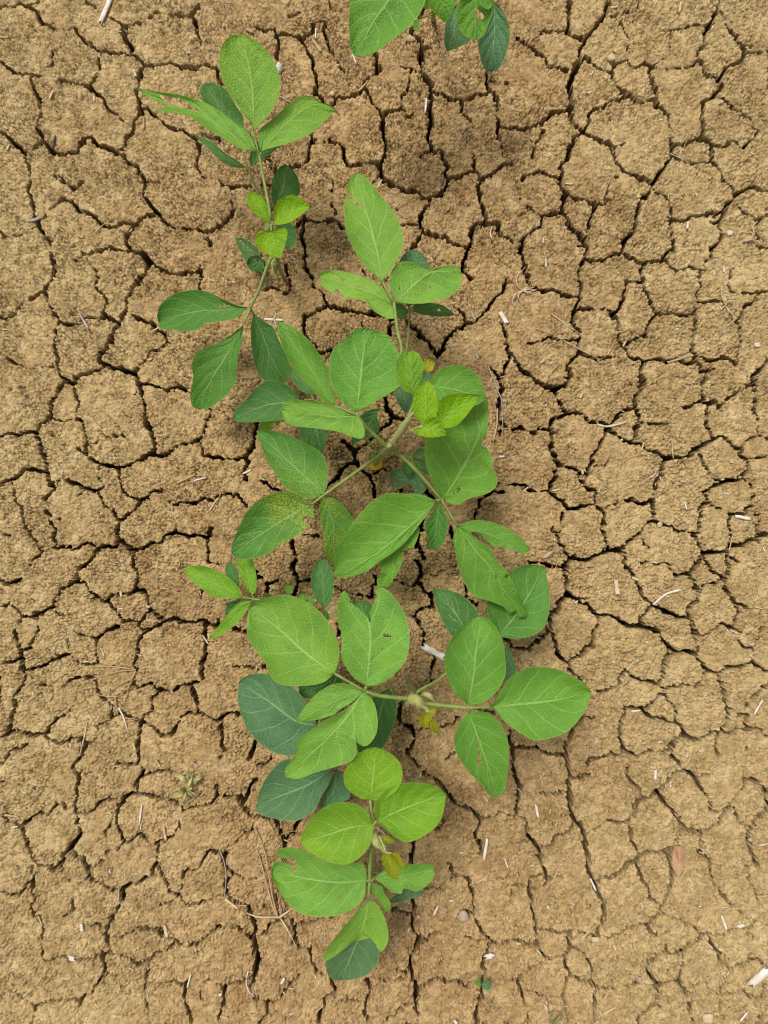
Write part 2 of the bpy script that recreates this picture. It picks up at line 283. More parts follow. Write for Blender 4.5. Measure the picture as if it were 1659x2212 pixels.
'T22': """3:335,0 330,90 285,150 310,200 350,240 370,290|2:265,95 290,150|4:600,0 600,80 600,150 620,210 635,250|5:370,330 400,295 470,305 540,295 635,250 715,240|4:370,330 330,350 260,350 190,335 100,330|6:370,300 350,370 350,460 350,540 310,610 260,680 260,750 215,800 170,840|5:0,870 50,900 120,890 160,845|2:120,890 110,960 105,1000|4:920,0 925,60 870,90 820,130 800,165 745,185 715,240 730,330 780,385 810,430 830,500 850,560 910,600
4:930,65 1000,85 1080,110 1130,125 1190,150 1205,210 1245,260 1215,320 1180,360 1145,400 1060,410|3:825,160 860,210 900,250|3:1230,0 1215,70 1200,150|5:1245,265 1310,255 1350,270 1390,260 1420,225 1500,205 1550,190 1600,155 1659,150|3:1405,0 1410,90 1425,170 1415,240|3:1410,20 1450,15 1510,10|3:1575,0 1585,80 1590,150|5:1400,270 1390,310 1400,350 1380,400 1385,470 1410,540|3:1410,540 1450,590 1455,680 1430,750|2:1410,290 1480,320
4:1145,400 1160,440 1200,500 1205,540 1190,580 1140,610 1140,680|3:1200,510 1250,480 1310,460 1380,430|3:1250,300 1300,380 1350,430|5:910,605 960,620 1020,660 1080,680 1140,685 1170,740 1200,800|4:1200,800 1200,880 1205,950 1250,1010 1280,1035|5:910,610 860,670 840,740 790,750 740,740 680,700 620,680 570,680 520,640 460,590 430,570 370,545|3:430,570 500,560|4:840,745 900,760 970,775 990,840 1050,890 1080,910 1140,905 1200,915|2:830,350 870,330 940,350 1000,340 1060,410
4:265,760 290,840 305,920 340,970 370,990|4:370,990 400,960 450,920 510,880 540,820 530,780 570,730 575,690|5:370,990 370,1030 405,1055|5:1080,910 1010,950 985,1010 985,1080|3:985,1080 965,1130 1010,1150 1110,1125|2:1110,1125 1190,1135 1230,1070 1270,1040|1:880,770 885,830|2:1020,880 1000,950|3:730,1020 770,1050 830,1090 930,1115|2:930,1115 965,1130|3:525,1175 600,1160 670,1140|2:670,1140 720,1080 730,1020|2:405,1055 525,1175
5:1280,1035 1330,1040 1350,1110 1365,1170 1390,1220|3:1390,1220 1390,1300 1385,1370 1360,1410|4:1360,1410 1290,1440 1220,1480 1160,1480 1120,1450|4:1340,1030 1390,1000 1470,1000 1530,975 1580,1010 1659,1025|3:1190,800 1250,795 1300,760 1360,735 1430,755 1480,800|3:1455,830 1500,865 1555,880|2:1555,880 1550,970|2:1650,730 1610,770 1600,820 1550,880|2:1460,600 1540,620 1620,630|5:1010,1190 960,1190 920,1225 870,1280 820,1290 760,1275|3:1010,1150 980,1190|5:860,1300 920,1340 1000,1355 1070,1365 1110,1400 1120,1460 1060,1490 1035,1540 1050,1600 1090,1640|3:1070,1365 1080,1300 1040,1240 1010,1190|3:760,1275 740,1280 720,1340 705,1400 700,1480 730,1545
6:450,1330 400,1400 380,1460 350,1520 345,1590 370,1659|3:460,1330 520,1335|4:0,1530 80,1525 130,1515 200,1550 270,1570 345,1575|3:0,1500 10,1560 10,1640|4:490,1640 530,1600 600,1580 680,1570 740,1550 820,1575 880,1560 930,1570|2:930,1570 1035,1540|3:1390,1265 1440,1280 1470,1320 1500,1310 1540,1230 1600,1170 1659,1100|5:1510,1310 1515,1380 1540,1420|4:1360,1420 1420,1435 1480,1415 1600,1410 1659,1450|3:1345,1430 1340,1480 1320,1520 1350,1590|2:1525,1520 1525,1600""",
'T03': """5:480,0 480,20 500,80 500,150 485,240|3:485,240 490,320 510,430|5:510,430 470,480 445,530 420,570 380,640 340,660|4:0,110 20,100|5:10,310 60,360 140,390 150,460 185,530 210,600 250,640 300,640 400,660|3:140,380 170,345 220,310 290,310 340,265 400,240 430,280|5:910,0 915,50 880,100 875,160|4:875,160 820,190 770,230 755,300 745,370 790,430 800,470|2:800,470 780,520 700,550 660,590 600,660|3:500,310 560,300 610,270 640,230 700,210 750,200|4:875,160 930,180 990,195 1060,210 1130,215 1170,250 1180,290|3:915,50 990,40 1080,30 1130,40|3:720,360 690,400 680,450
4:1250,270 1310,250 1360,230 1410,185 1415,100|5:1460,190 1520,190 1580,210 1580,260 1610,300 1650,310|2:1410,185 1460,190|4:1580,210 1610,130 1650,80|2:1180,290 1250,270|4:445,520 500,580 545,600 570,650 570,700 600,740 650,760 720,785 775,790|3:800,480 850,465 910,440 960,480 1020,490 1080,460 1120,430 1160,370|2:1160,370 1180,290|4:1020,490 1020,560 1010,630 985,680|4:1020,640 1040,690 1090,740 1100,790 1170,825|4:985,690 940,730 890,755 840,750 795,775 790,860 770,900 740,960 710,1020|3:710,1020 690,1070 700,1150 710,1200
3:1170,825 1120,855 1040,885|3:1170,825 1220,880 1290,880 1350,860|2:1170,825 1180,720|3:1180,720 1200,660 1270,660 1310,610 1340,540|4:1340,540 1420,545 1450,560 1455,640 1510,690 1480,750 1470,800|3:1450,560 1490,510|2:1490,510 1590,430|2:1510,690 1560,710 1659,725|3:1590,430 1640,400|2:1350,860 1470,800|4:210,650 210,740 220,820 215,900 240,970 280,1040|3:280,1040 265,1140 275,1190 280,1240|4:200,740 150,780 110,820 50,815 0,815|2:410,690 500,750 560,730 570,700|2:480,840 470,870 480,920 420,965|2:650,985 740,960|2:580,1015 650,1020
3:280,1240 350,1240 430,1230 520,1245 600,1235 650,1215 710,1200|4:710,1195 770,1210 830,1240 890,1260 930,1275 970,1260|3:970,1240 1020,1195 1080,1175 1120,1140|2:690,1100 800,1095|3:800,1095 860,1055 930,1025 1040,1035 1060,1090 1130,1110 1200,1140 1290,1140|4:1290,1140 1320,1100 1380,1060 1420,1030 1460,1030|2:1460,1030 1550,1040|3:670,1230 690,1300 650,1370 610,1450 540,1500 530,1540|2:690,1310 760,1360|3:960,1320 940,1390|2:940,1390 935,1500 970,1580 960,1659|2:970,1260 960,1320|4:1120,1385 1190,1400|2:1190,1400 1250,1375 1350,1385 1450,1400|2:940,1390 1120,1385
3:1200,1410 1200,1500 1220,1580 1255,1659|2:1290,1150 1290,1220|3:1450,1400 1510,1380 1580,1375 1640,1340|4:1445,1410 1450,1540|5:1659,1000 1640,1100 1659,1250 1640,1340 1630,1420|4:1490,850 1560,880 1610,900 1640,960 1650,1020|2:1470,800 1490,850|3:1550,1040 1610,1090 1650,1110|2:1300,1400 1310,1510|3:220,1530 240,1560|2:350,1500 220,1530|2:350,1500 530,1500|3:1430,1580 1420,1620|2:1450,1540 1430,1580|2:240,1560 200,1659|2:0,1400 120,1440 220,1530""",
'T13': """4:0,305 60,310 130,345 150,400 185,460 185,520|3:185,460 240,430 290,440|4:275,350 260,400|5:1090,20 1140,60 1210,100 1250,160 1290,220|4:1290,220 1350,240 1430,290 1450,350 1450,380|4:1415,410 1420,460 1450,490 1460,570|2:1450,380 1415,410|4:1210,330 1200,370 1170,400|3:1455,330 1540,320 1570,285 1650,300|5:1010,480 1015,560 1020,610|3:1240,600 1270,620 1270,720|2:1280,610 1330,590 1390,550 1460,570|2:1270,690 1380,720 1400,800|2:1100,780 1150,770 1230,795|3:1620,690 1600,720 1560,720
4:880,935 950,940 1010,940|5:1010,850 1025,900 1010,960 1005,1010 1030,1070 1065,1110 1050,1170 1010,1220 1000,1290 1000,1340 1020,1390 1040,1440 1030,1530|3:1065,1105 1130,1100 1190,1085|3:1000,1350 920,1320 915,1310|2:1000,1350 880,1380 760,1370 700,1360|5:1040,1420 1110,1420 1140,1380 1190,1360 1260,1385 1330,1390 1390,1410|4:730,1380 740,1440 720,1500 710,1560 700,1610 720,1650|6:1470,1390 1460,1440 1450,1530 1430,1600 1440,1659|2:1390,1410 1460,1440|5:1480,1320 1465,1260 1490,1200 1530,1130 1580,1140 1650,1135|3:1480,1320 1470,1390|1:1520,1400 1600,1380 1659,1390
4:480,1360 510,1430 500,1460 450,1500 430,1580 420,1640|2:560,1500 630,1510 720,1500|2:500,1460 560,1500|4:940,1560 910,1600 850,1640|2:1030,1530 940,1560|3:1030,1530 1060,1600 1060,1650|3:270,1350 200,1420 170,1480 120,1515|5:0,1140 10,1190 20,1240 0,1320|4:0,1480 70,1500 80,1560 50,1610 30,1659|3:80,1560 110,1590|2:120,1515 70,1500|4:360,1170 370,1240 385,1320|2:385,1320 480,1360|2:280,1160 360,1170|4:240,980 240,1040 250,1120 280,1160|3:240,1035 300,1015 400,985 460,970 520,960 600,940|3:170,980 100,1010 60,1060 30,1090|3:170,980 240,985|4:140,830 150,900|2:150,900 120,900 60,910 30,940
3:1310,950 1350,930 1400,940|1:1420,920 1470,905|1:1430,980 1450,1050|2:1180,1240 1210,1280|3:1659,800 1640,870|2:1190,1085 1530,1130|2:1020,610 1010,850|2:185,520 140,830|2:1400,800 1420,920 1430,980 1450,1050 1530,1130""",
'T23': """5:10,0 20,60 45,110 35,180 25,250 20,300|4:20,315 80,325 95,390 130,470 170,515 190,580 200,660 215,720 210,755|6:360,0 375,60 365,130 380,200 380,280 410,340 450,390 480,450 490,510 495,580 505,660|5:505,660 520,710 550,790 590,860 585,930 575,1000 560,1080|3:375,60 410,55 450,70 500,40|3:360,150 310,150 260,170 180,155|4:170,515 230,505 270,450 320,420 370,390 410,370|2:0,480 60,470 110,460|3:215,715 260,710 320,705|3:190,680 120,720 115,780 160,790|3:0,760 80,755|2:80,755 115,780
3:740,10 770,80 810,130 850,160 840,200|4:840,200 800,250 800,310 750,350 700,350|3:700,350 600,335|1:690,10 660,80 640,150|5:850,195 910,190 960,160 1000,130 1030,80 1080,40 1120,20 1165,30|4:960,160 1000,220 1040,280 1090,330 1120,390 1180,410 1230,435|3:1230,435 1260,410 1330,370 1360,320 1400,270|3:1165,30 1210,90 1240,150 1270,190 1300,270 1330,285|3:1210,60 1280,65|2:1330,285 1400,250 1430,200 1500,120 1520,70|2:495,420 540,390 600,335|3:740,360 770,410 790,480 795,520 815,560
4:920,530 980,540 1030,510|2:1030,510 1060,460 1110,400|4:1025,510 1025,590 1035,680 1025,760 1020,810 1000,830|4:545,740 600,710 660,700 700,660 760,620 800,610 815,560|3:815,560 860,540 920,530|3:800,610 820,680 850,740 890,790 900,830|4:890,840 950,880 955,930 900,970 870,1010 900,1070 930,1080|3:1000,830 990,880 955,900|5:1230,435 1230,490 1225,540 1270,590|3:1270,590 1295,650 1300,720 1330,760 1380,830|4:1520,70 1560,75 1610,110 1650,140 1640,220 1640,300|4:1650,290 1590,300 1560,340 1550,380 1520,430 1530,500 1550,560 1590,620 1595,690|2:1400,270 1430,250 1450,310 1460,350 1500,360 1550,380
3:1500,620 1530,670 1540,750 1590,830 1610,880|2:1590,830 1659,820|3:115,790 130,870 145,960 155,1030 240,1060 310,1065 380,1050|3:160,1080 155,1150 190,1190 240,1230 330,1220|2:155,1030 160,1080|4:0,1100 60,1120 120,1155 155,1160|4:330,1220 360,1180 390,1150 430,1170|3:380,1060 375,1120 390,1150|3:330,1220 355,1270 370,1330 350,1390 340,1490 350,1560|2:350,1560 360,1659|3:370,1340 430,1360 480,1380 540,1420 610,1440|3:560,1080 520,1120|3:560,1080 620,1100 680,1080 740,1040 800,1030 870,1010|3:990,1095 990,1160 1010,1190 930,1210 890,1260 880,1310|2:380,1050 560,1080
2:930,1080 1010,1040 995,1100|4:1010,1190 1060,1200 1130,1160 1190,1120 1240,1070 1290,1090|4:1270,1080 1310,1180 1350,1240 1400,1320|2:1400,1320 1390,1380 1340,1480|3:1310,1100 1380,1070 1420,1050 1500,1040|3:1400,1320 1470,1280 1540,1240 1590,1240 1640,1290|4:60,1350 40,1400 65,1470|2:65,1470 100,1560 110,1659|3:0,1390 50,1380|2:60,1350 110,1320 240,1230|2:70,1450 150,1440 210,1500 340,1490|3:560,1440 545,1520 540,1600|2:540,1600 530,1659|3:500,1230 520,1300 525,1400|2:430,1170 500,1230|3:880,1310 930,1390 950,1450 920,1510 870,1560 830,1600 815,1659|3:930,1390 1000,1375 1065,1365|5:1065,1365 1080,1420
2:920,1510 980,1560 1000,1590|3:1130,1430 1140,1510 1150,1560|2:1150,1560 1170,1659|2:1080,1420 1130,1430 1200,1395 1260,1400 1340,1480|3:1500,1450 1550,1490 1640,1490 1640,1430 1659,1420|2:1340,1480 1500,1450|2:1100,1200 1090,1280 1065,1365|2:1640,1500 1620,1580 1620,1659|1:610,1440 640,1500 540,1520|2:1500,1040 1540,1040 1570,1000 1659,1010|2:1500,1040 1560,1110 1570,1170 1540,1240|2:610,1440 780,1400 880,1310|2:1380,830 1500,950 1570,1000|2:1340,1480 1380,1659|2:955,930 1100,1000 1240,1070"""}

# ---------------------------------------------------------------- soil material
def soil_material():
    m, nt, out = new_mat('dry_soil')
    g = N(nt)
    co = g.node('ShaderNodeTexCoord').outputs['Object']
    geo = g.node('ShaderNodeNewGeometry').outputs['Position']
    wob = g.node('ShaderNodeMapping')
    g.link(geo, wob.inputs[0])
    P = wob.outputs[0]
    big = g.noise(P, 5.0, 3, 0.5)
    mid = g.noise(P, 38.0, 4, 0.6)
    fine = g.noise(P, 420.0, 4, 0.65)
    v1 = g.voro(P, 210.0)
    v2 = g.voro(P, 520.0)
    c = g.mix(g.ramp(big, 0.35, 0.68), (0.325, 0.222, 0.098, 1), (0.40, 0.292, 0.134, 1))
    c = g.mix(g.ramp(mid, 0.38, 0.72), c, (0.45, 0.337, 0.168, 1))
    c = g.mix(g.math('MULTIPLY', g.ramp(fine, 0.5, 0.8), 0.5), c, (0.25, 0.14, 0.055, 1))
    # along the planted row: redder brown soil, plus plant shade painted in
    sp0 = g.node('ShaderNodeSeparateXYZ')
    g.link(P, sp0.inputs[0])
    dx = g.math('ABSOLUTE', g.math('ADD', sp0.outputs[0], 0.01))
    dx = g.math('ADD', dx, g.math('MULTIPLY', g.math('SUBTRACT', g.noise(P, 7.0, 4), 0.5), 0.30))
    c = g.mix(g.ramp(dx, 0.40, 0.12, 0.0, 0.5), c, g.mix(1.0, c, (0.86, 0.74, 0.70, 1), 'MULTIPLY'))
    # every crumb its own shade
    sep = g.node('ShaderNodeSeparateColor')
    g.link(v1.outputs['Color'], sep.inputs[0])
    f = g.ramp(sep.outputs[0], 0.0, 1.0, 0.82, 1.16)
    cmb = g.node('ShaderNodeCombineColor')
    for k in range(3):
        g.link(f, cmb.inputs[k])
    c = g.mix(1.0, c, cmb.outputs[0], 'MULTIPLY')
    # pale chaff and quartz specks
    sp = g.voro(P, 300.0)
    sep2 = g.node('ShaderNodeSeparateColor')
    g.link(sp.outputs['Color'], sep2.inputs[0])
    speck = g.math('MULTIPLY', g.ramp(sep2.outputs[1], 0.965, 0.98), g.ramp(sp.outputs['Distance'], 0.22, 0.12))
    c = g.mix(g.math('MULTIPLY', speck, 0.55), c, (0.72, 0.6, 0.42, 1))
    b = g.node('ShaderNodeBsdfPrincipled')
    g.link(c, b.inputs['Base Color'])
    b.inputs['Roughness'].default_value = 0.95
    b.inputs['Specular IOR Level'].default_value = 0.12
    h = g.math('ADD', g.math('MULTIPLY', v1.outputs['Distance'], -1.0), g.math('MULTIPLY', v2.outputs['Distance'], -0.5))
    h = g.math('ADD', h, g.math('MULTIPLY', fine, 0.7))
    bump = g.node('ShaderNodeBump')
    bump.inputs['Strength'].default_value = 0.75
    bump.inputs['Distance'].default_value = 0.0016
    g.link(h, bump.inputs['Height'])
    g.link(bump.outputs[0], b.inputs['Normal'])
    g.link(b.outputs[0], out.inputs[0])
    return m


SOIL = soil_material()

# ---------------------------------------------------------------- crack distance field (photo units)
MARG = 0.13 / S                            # soil modelled this far beyond the frame
R = 2.0
rx = np.arange(-MARG - 6, 1659 + MARG + 6, R, dtype=np.float32)
ry = np.arange(-MARG - 6, 2212 + MARG + 6, R, dtype=np.float32)
BEST = np.full((len(rx), len(ry)), 60.0, np.float32)
BW = np.ones((len(rx), len(ry)), np.float32)
PLATE = np.full((len(rx), len(ry)), 60.0, np.float32)
WID = {1: 2.0, 2: 3.4, 3: 4.7, 4: 5.9, 5: 7.0, 6: 8.6}
WIN = 40.0


def stamp(ax, ay, bx, by, w, plate):
    i0 = max(0, int((min(ax, bx) - WIN - rx[0]) / R))
    i1 = min(len(rx), int((max(ax, bx) + WIN - rx[0]) / R) + 1)
    j0 = max(0, int((min(ay, by) - WIN - ry[0]) / R))
    j1 = min(len(ry), int((max(ay, by) + WIN - ry[0]) / R) + 1)
    if i1 <= i0 or j1 <= j0:
        return
    X, Y = rx[i0:i1, None], ry[None, j0:j1]
    dx, dy = bx - ax, by - ay
    t = np.clip(((X - ax) * dx + (Y - ay) * dy) / max(dx * dx + dy * dy, 1e-6), 0, 1)
    d = np.sqrt((X - ax - t * dx) ** 2 + (Y - ay - t * dy) ** 2) - w / 2
    b = BEST[i0:i1, j0:j1]
    near = d < b
    b[near] = d[near]
    BW[i0:i1, j0:j1][near] = w
    if plate:
        PLATE[i0:i1, j0:j1] = np.minimum(PLATE[i0:i1, j0:j1], d + w / 2)


for view, txt in CRACKS.items():
    for ln in txt.replace('\n', '|').split('|'):
        w, path = ln.split(':')
        q = vp(view, path)
        for a, b in zip(q[:-1], q[1:]):
            stamp(a[0], a[1], b[0], b[1], WID[int(w)], int(w) >= 2)

# beyond the frame the crazing goes on
XX, YY = np.meshgrid(rx, ry, indexing='ij')
f1, f2, rv, sx, sy = cells(XX + 2000 + 14 * vnoise(XX + 3000, YY + 3000, 60, 91), YY + 2000 + 14 * vnoise(XX + 3000, YY + 3000, 60, 92), 150.0, 90)
edge = (f2 - f1) * 0.5 * 150.0
outside = np.maximum(np.maximum(-XX, XX - 1659), np.maximum(-YY, YY - 2212)) > 2
take = outside & (edge - 2.6 < BEST)
BEST[take] = (edge - 2.6)[take]
BW[take] = 5.2
PLATE = np.where(outside, np.minimum(PLATE, edge), PLATE)


def sample(F, x, y):
    u = np.clip((x - rx[0]) / R, 0, len(rx) - 1.001)
    v = np.clip((y - ry[0]) / R, 0, len(ry) - 1.001)
    i, j = u.astype(np.int32), v.astype(np.int32)
    fu, fv = u - i, v - j
    return (F[i, j] * (1 - fu) + F[i + 1, j] * fu) * (1 - fv) + (F[i, j + 1] * (1 - fu) + F[i + 1, j + 1] * fu) * fv


# ---------------------------------------------------------------- which plate each bit of soil belongs to (flooding from plate centres)
Q = 2
D = PLATE[::Q, ::Q]
lab = np.zeros(D.shape, np.int32)
nlab = 0


def grow(mask):
    while True:
        n = np.zeros_like(lab)
        n[1:, :] = lab[:-1, :]
        n[:-1, :] = np.where(n[:-1, :] == 0, lab[1:, :], n[:-1, :])
        n[:, 1:] = np.where(n[:, 1:] == 0, lab[:, :-1], n[:, 1:])
        n[:, :-1] = np.where(n[:, :-1] == 0, lab[:, 1:], n[:, :-1])
        ok = mask & (lab == 0) & (n > 0)
        if not ok.any():
            return
        lab[ok] = n[ok]


for lev in (14, 11, 8.5, 6, 4, 2):
    mask = D > lev
    grow(mask)
    todo = mask & (lab == 0)
    ii, jj = np.nonzero(todo)
    seen = set(zip(ii.tolist(), jj.tolist()))
    while seen:
        st = [seen.pop()]
        comp = []
        while st:
            a, b = st.pop()
            comp.append((a, b))
            for q in ((a + 1, b), (a - 1, b), (a, b + 1), (a, b - 1)):
                if q in seen:
                    seen.remove(q)
                    st.append(q)
        if len(comp) >= (14 if lev > 6 else 26):
            nlab += 1
            c = np.array(comp)
            lab[c[:, 0], c[:, 1]] = nlab
grow(np.ones_like(D, bool))

# ---------------------------------------------------------------- the soil surface
STEP = 0.00100 / S
mx = np.linspace(-MARG, 0, 38, endpoint=False)
gx = np.concatenate([mx, np.arange(0, 1659, STEP), 1659 + (MARG + mx)[1:] + 0.5, [1659 + MARG]]).astype(np.float32)
gy = np.concatenate([mx, np.arange(0, 2212, STEP), 2212 + (MARG + mx)[1:] + 0.5, [2212 + MARG]]).astype(np.float32)
GX, GY = np.meshgrid(gx, gy, indexing='ij')
ox, oy = GX + 3000, GY + 3000           # keep noise coordinates positive


def surface(GX, GY, ox, oy):
    wx = (vnoise(ox, oy, 16, 1) - 0.5) * 9 + (vnoise(ox, oy, 6, 2) - 0.5) * 4
    wy = (vnoise(ox, oy, 16, 3) - 0.5) * 9 + (vnoise(ox, oy, 6, 4) - 0.5) * 4
    c1, c2, cr, sx, sy = cells(ox + wx * 0.55, oy + wy * 0.55, 7.8, 20)          # crumbs
    e1, e2, er, ex, ey = cells(ox + wx * 0.3, oy + wy * 0.3, 5.0, 30)                                # grit
    k1, k2, kr, kx, ky = cells(ox, oy, 21.0, 40)                               # lumps
    x, y = GX + wx, GY + wy
    xs, ys = sx - 3000 + wx * 0.6, sy - 3000 + wy * 0.6
    wfac = 0.62 + 0.75 * vnoise(ox, oy, 30, 5)
    bw = sample(BW, x, y)
    s0 = sample(BEST, x, y) + bw / 2
    s1 = sample(BEST, xs, ys) + bw / 2
    sd = 0.62 * s0 + 0.38 * s1 - bw / 2 * wfac                               # >0 on a plate, <0 in a crack
    # hairline crazing inside the plates
    h1, h2, hr, hx, hy = cells(ox + wx * 1.4, oy + wy * 1.4, 46.0, 50)
    hair = (h2 - h1) * 23.0 - 0.7
    hair_on = np.clip((vnoise(ox, oy, 70, 51) - 0.45) * 4, 0, 1)
    # levels
    P = lab[np.clip(((GX - rx[0]) / R / Q).astype(int), 0, lab.shape[0] - 1), np.clip(((GY - ry[0]) / R / Q).astype(int), 0, lab.shape[1] - 1)]
    rng = np.random.RandomState(5)
    z = (vnoise(ox, oy, 260, 6) - 0.5) * 8.0 + (vnoise(ox, oy, 90, 7) - 0.5) * 3.2 + (vnoise(ox, oy, 34, 8) - 0.5) * 1.5
    rough = np.clip(0.75 * vnoise(ox, oy, 75, 9) + 0.5 * vnoise(ox, oy, 22, 13) + 0.08, 0.2, 1.0)
    gapn = np.clip(vnoise(ox, oy, 7, 11) * 1.6 - 0.35, 0, 1)
    gapn2 = np.clip(vnoise(ox, oy, 9, 12) * 1.8 - 0.5, 0, 1)
    dome1 = np.clip(1 - c1 * c1 * 1.5, 0, 1)
    gap1 = np.clip(((c2 - c1) - 0.06) / 0.17, 0, 1)
    gap1 = gap1 * gap1 * (3 - 2 * gap1)
    gap2 = np.clip(((e2 - e1) - 0.08) / 0.24, 0, 1)
    z += rough * (cr * 2.2 * gap1 + dome1 * 0.7 - (1 - gap1) * (0.5 + 4.6 * gapn))
    z += (0.3 + 0.5 * rough) * (er * 0.9 * gap2 - (1 - gap2) * 1.9 * gapn2)
    z += np.where(kr > 0.86, np.clip(1 - k1 * k1 * 5.5, 0, 1) * 3.2, 0) * np.clip(rough, 0.4, 1)
    z -= hair_on * np.clip(1.6 - hair, 0, 2.0) * 1.1
    # plates round off towards their cracks
    z -= 0.9 * np.exp(-np.clip(sd, 0, 60) / 4.5) * np.clip(bw / 6.0, 0.25, 1.2)
    # crack walls and floor
    depth = np.interp(bw, [2.0, 3.4, 4.7, 5.9, 7.0, 8.6], [7, 26, 50, 65, 78, 85])
    inside = np.clip(-(sd - 0.2) / 1.15, 0, 1)
    inside = inside * inside * (3 - 2 * inside)
    floor = 1.0 - 0.30 * np.clip(vnoise(ox, oy, 13, 10) * 1.6 - 0.6, 0, 1)
    z = z - inside * depth * floor
    # the walls are undercut: below the crust they recede under the plates
    gxx = sample(BEST, x + 2.5, y) - sample(BEST, x - 2.5, y)
    gyy = sample(BEST, x, y + 2.5) - sample(BEST, x, y - 2.5)
    gl = np.sqrt(gxx * gxx + gyy * gyy) + 1e-3
    dp = np.clip((inside * depth * floor - 0.6) / 5.0, 0, 1)
    amt = 6.5 * dp * np.clip(bw / 5.6, 0.4, 1.2)
    return z * 0.001, P, gxx / gl * amt, gyy / gl * amt


Z, PL, UX, UY = surface(GX, GY, ox, oy)
Z = Z.astype(np.float32)


def ground_z(p):
    """height of the soil surface under a photo point (upper envelope, so that loose things lie on the crumbs)"""
    i = int(np.clip(np.searchsorted(gx, p[0]), 3, len(gx) - 4))
    j = int(np.clip(np.searchsorted(gy, p[1]), 3, len(gy) - 4))
    return float(np.percentile(Z[i - 3:i + 4, j - 3:j + 4], 80))


WX = (GX + UX - CX) * S
WY = -(GY + UY - CY) * S

# the ground sheet: floor under the plates, and open soil out to the horizon
x0, x1, y0, y1 = float(WX.min()), float(WX.max()), float(WY.min()), float(WY.max())
FAR, ZB, ZO = 120.0, -0.1, -0.003
gv = [(x0 - .002, y0 - .002, ZB), (x1 + .002, y0 - .002, ZB), (x1 + .002, y1 + .002, ZB), (x0 - .002, y1 + .002, ZB),
      (x0 - .002, y0 - .002, ZO), (x1 + .002, y0 - .002, ZO), (x1 + .002, y1 + .002, ZO), (x0 - .002, y1 + .002, ZO),
      (-FAR, -FAR, ZO), (FAR, -FAR, ZO), (FAR, FAR, ZO), (-FAR, FAR, ZO)]
gf = [(0, 1, 2, 3), (8, 9, 5, 4), (9, 10, 6, 5), (10, 11, 7, 6), (11, 8, 4, 7), (0, 4, 5, 1), (1, 5, 6, 2), (2, 6, 7, 3), (3, 7, 4, 0)]
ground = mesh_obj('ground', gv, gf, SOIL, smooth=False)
ground['kind'] = 'structure'

# cut the surface into its plates
nx, ny = GX.shape
idx = np.arange(nx * ny, dtype=np.int64).reshape(nx, ny)
a, b, c, d = idx[:-1, :-1].ravel(), idx[1:, :-1].ravel(), idx[1:, 1:].ravel(), idx[:-1, 1:].ravel()
quads = np.stack([a, d, c, b], 1)                 # image y runs down, so this order faces up
fl = PL[:-1, :-1].ravel()
order = np.argsort(fl, kind='stable')
quads, fl = quads[order], fl[order]
V = np.stack([WX.ravel(), WY.ravel(), Z.ravel()], 1).astype(np.float32)
ids, starts = np.unique(fl, return_index=True)
ends = list(starts[1:]) + [len(fl)]
cxs = GX[:-1, :-1].ravel()[order]
cys = GY[:-1, :-1].ravel()[order]
infr = (cxs > -8) & (cxs < 1667) & (cys > -8) & (cys < 2220)
sizes = sorted(((int(infr[s:e].sum()), k) for k, (s, e) in enumerate(zip(starts, ends))), reverse=True)
keep = set(k for n, k in sizes[:298] if n > 0)
rest = [quads[s:e] for k, (s, e) in enumerate(zip(starts, ends)) if k not in keep]


def soil_part(name, qd):
    u, inv = np.unique(qd, return_inverse=True)
    inv = inv.reshape(-1, 4).astype(np.int32)
    me = bpy.data.meshes.new(name)
    me.vertices.add(len(u))
    me.vertices.foreach_set('co', V[u].ravel())
    nf = len(inv)
    me.loops.add(nf * 4)
    me.loops.foreach_set('vertex_index', inv.ravel())
    me.polygons.add(nf)
    me.polygons.foreach_set('loop_start', np.arange(0, nf * 4, 4, dtype=np.int32))
    me.polygons.foreach_set('loop_total', np.full(nf, 4, np.int32))
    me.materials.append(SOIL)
    me.update(calc_edges=True)
    o = bpy.data.objects.new(name, me)
    COL.objects.link(o)
    o.parent = ground
    return o


for k, (s, e) in enumerate(zip(starts, ends)):
    if k in keep:
        soil_part('soil_plate', quads[s:e])
if rest:
    o = soil_part('soil_crust', np.concatenate(rest))
    o['kind'] = 'stuff'

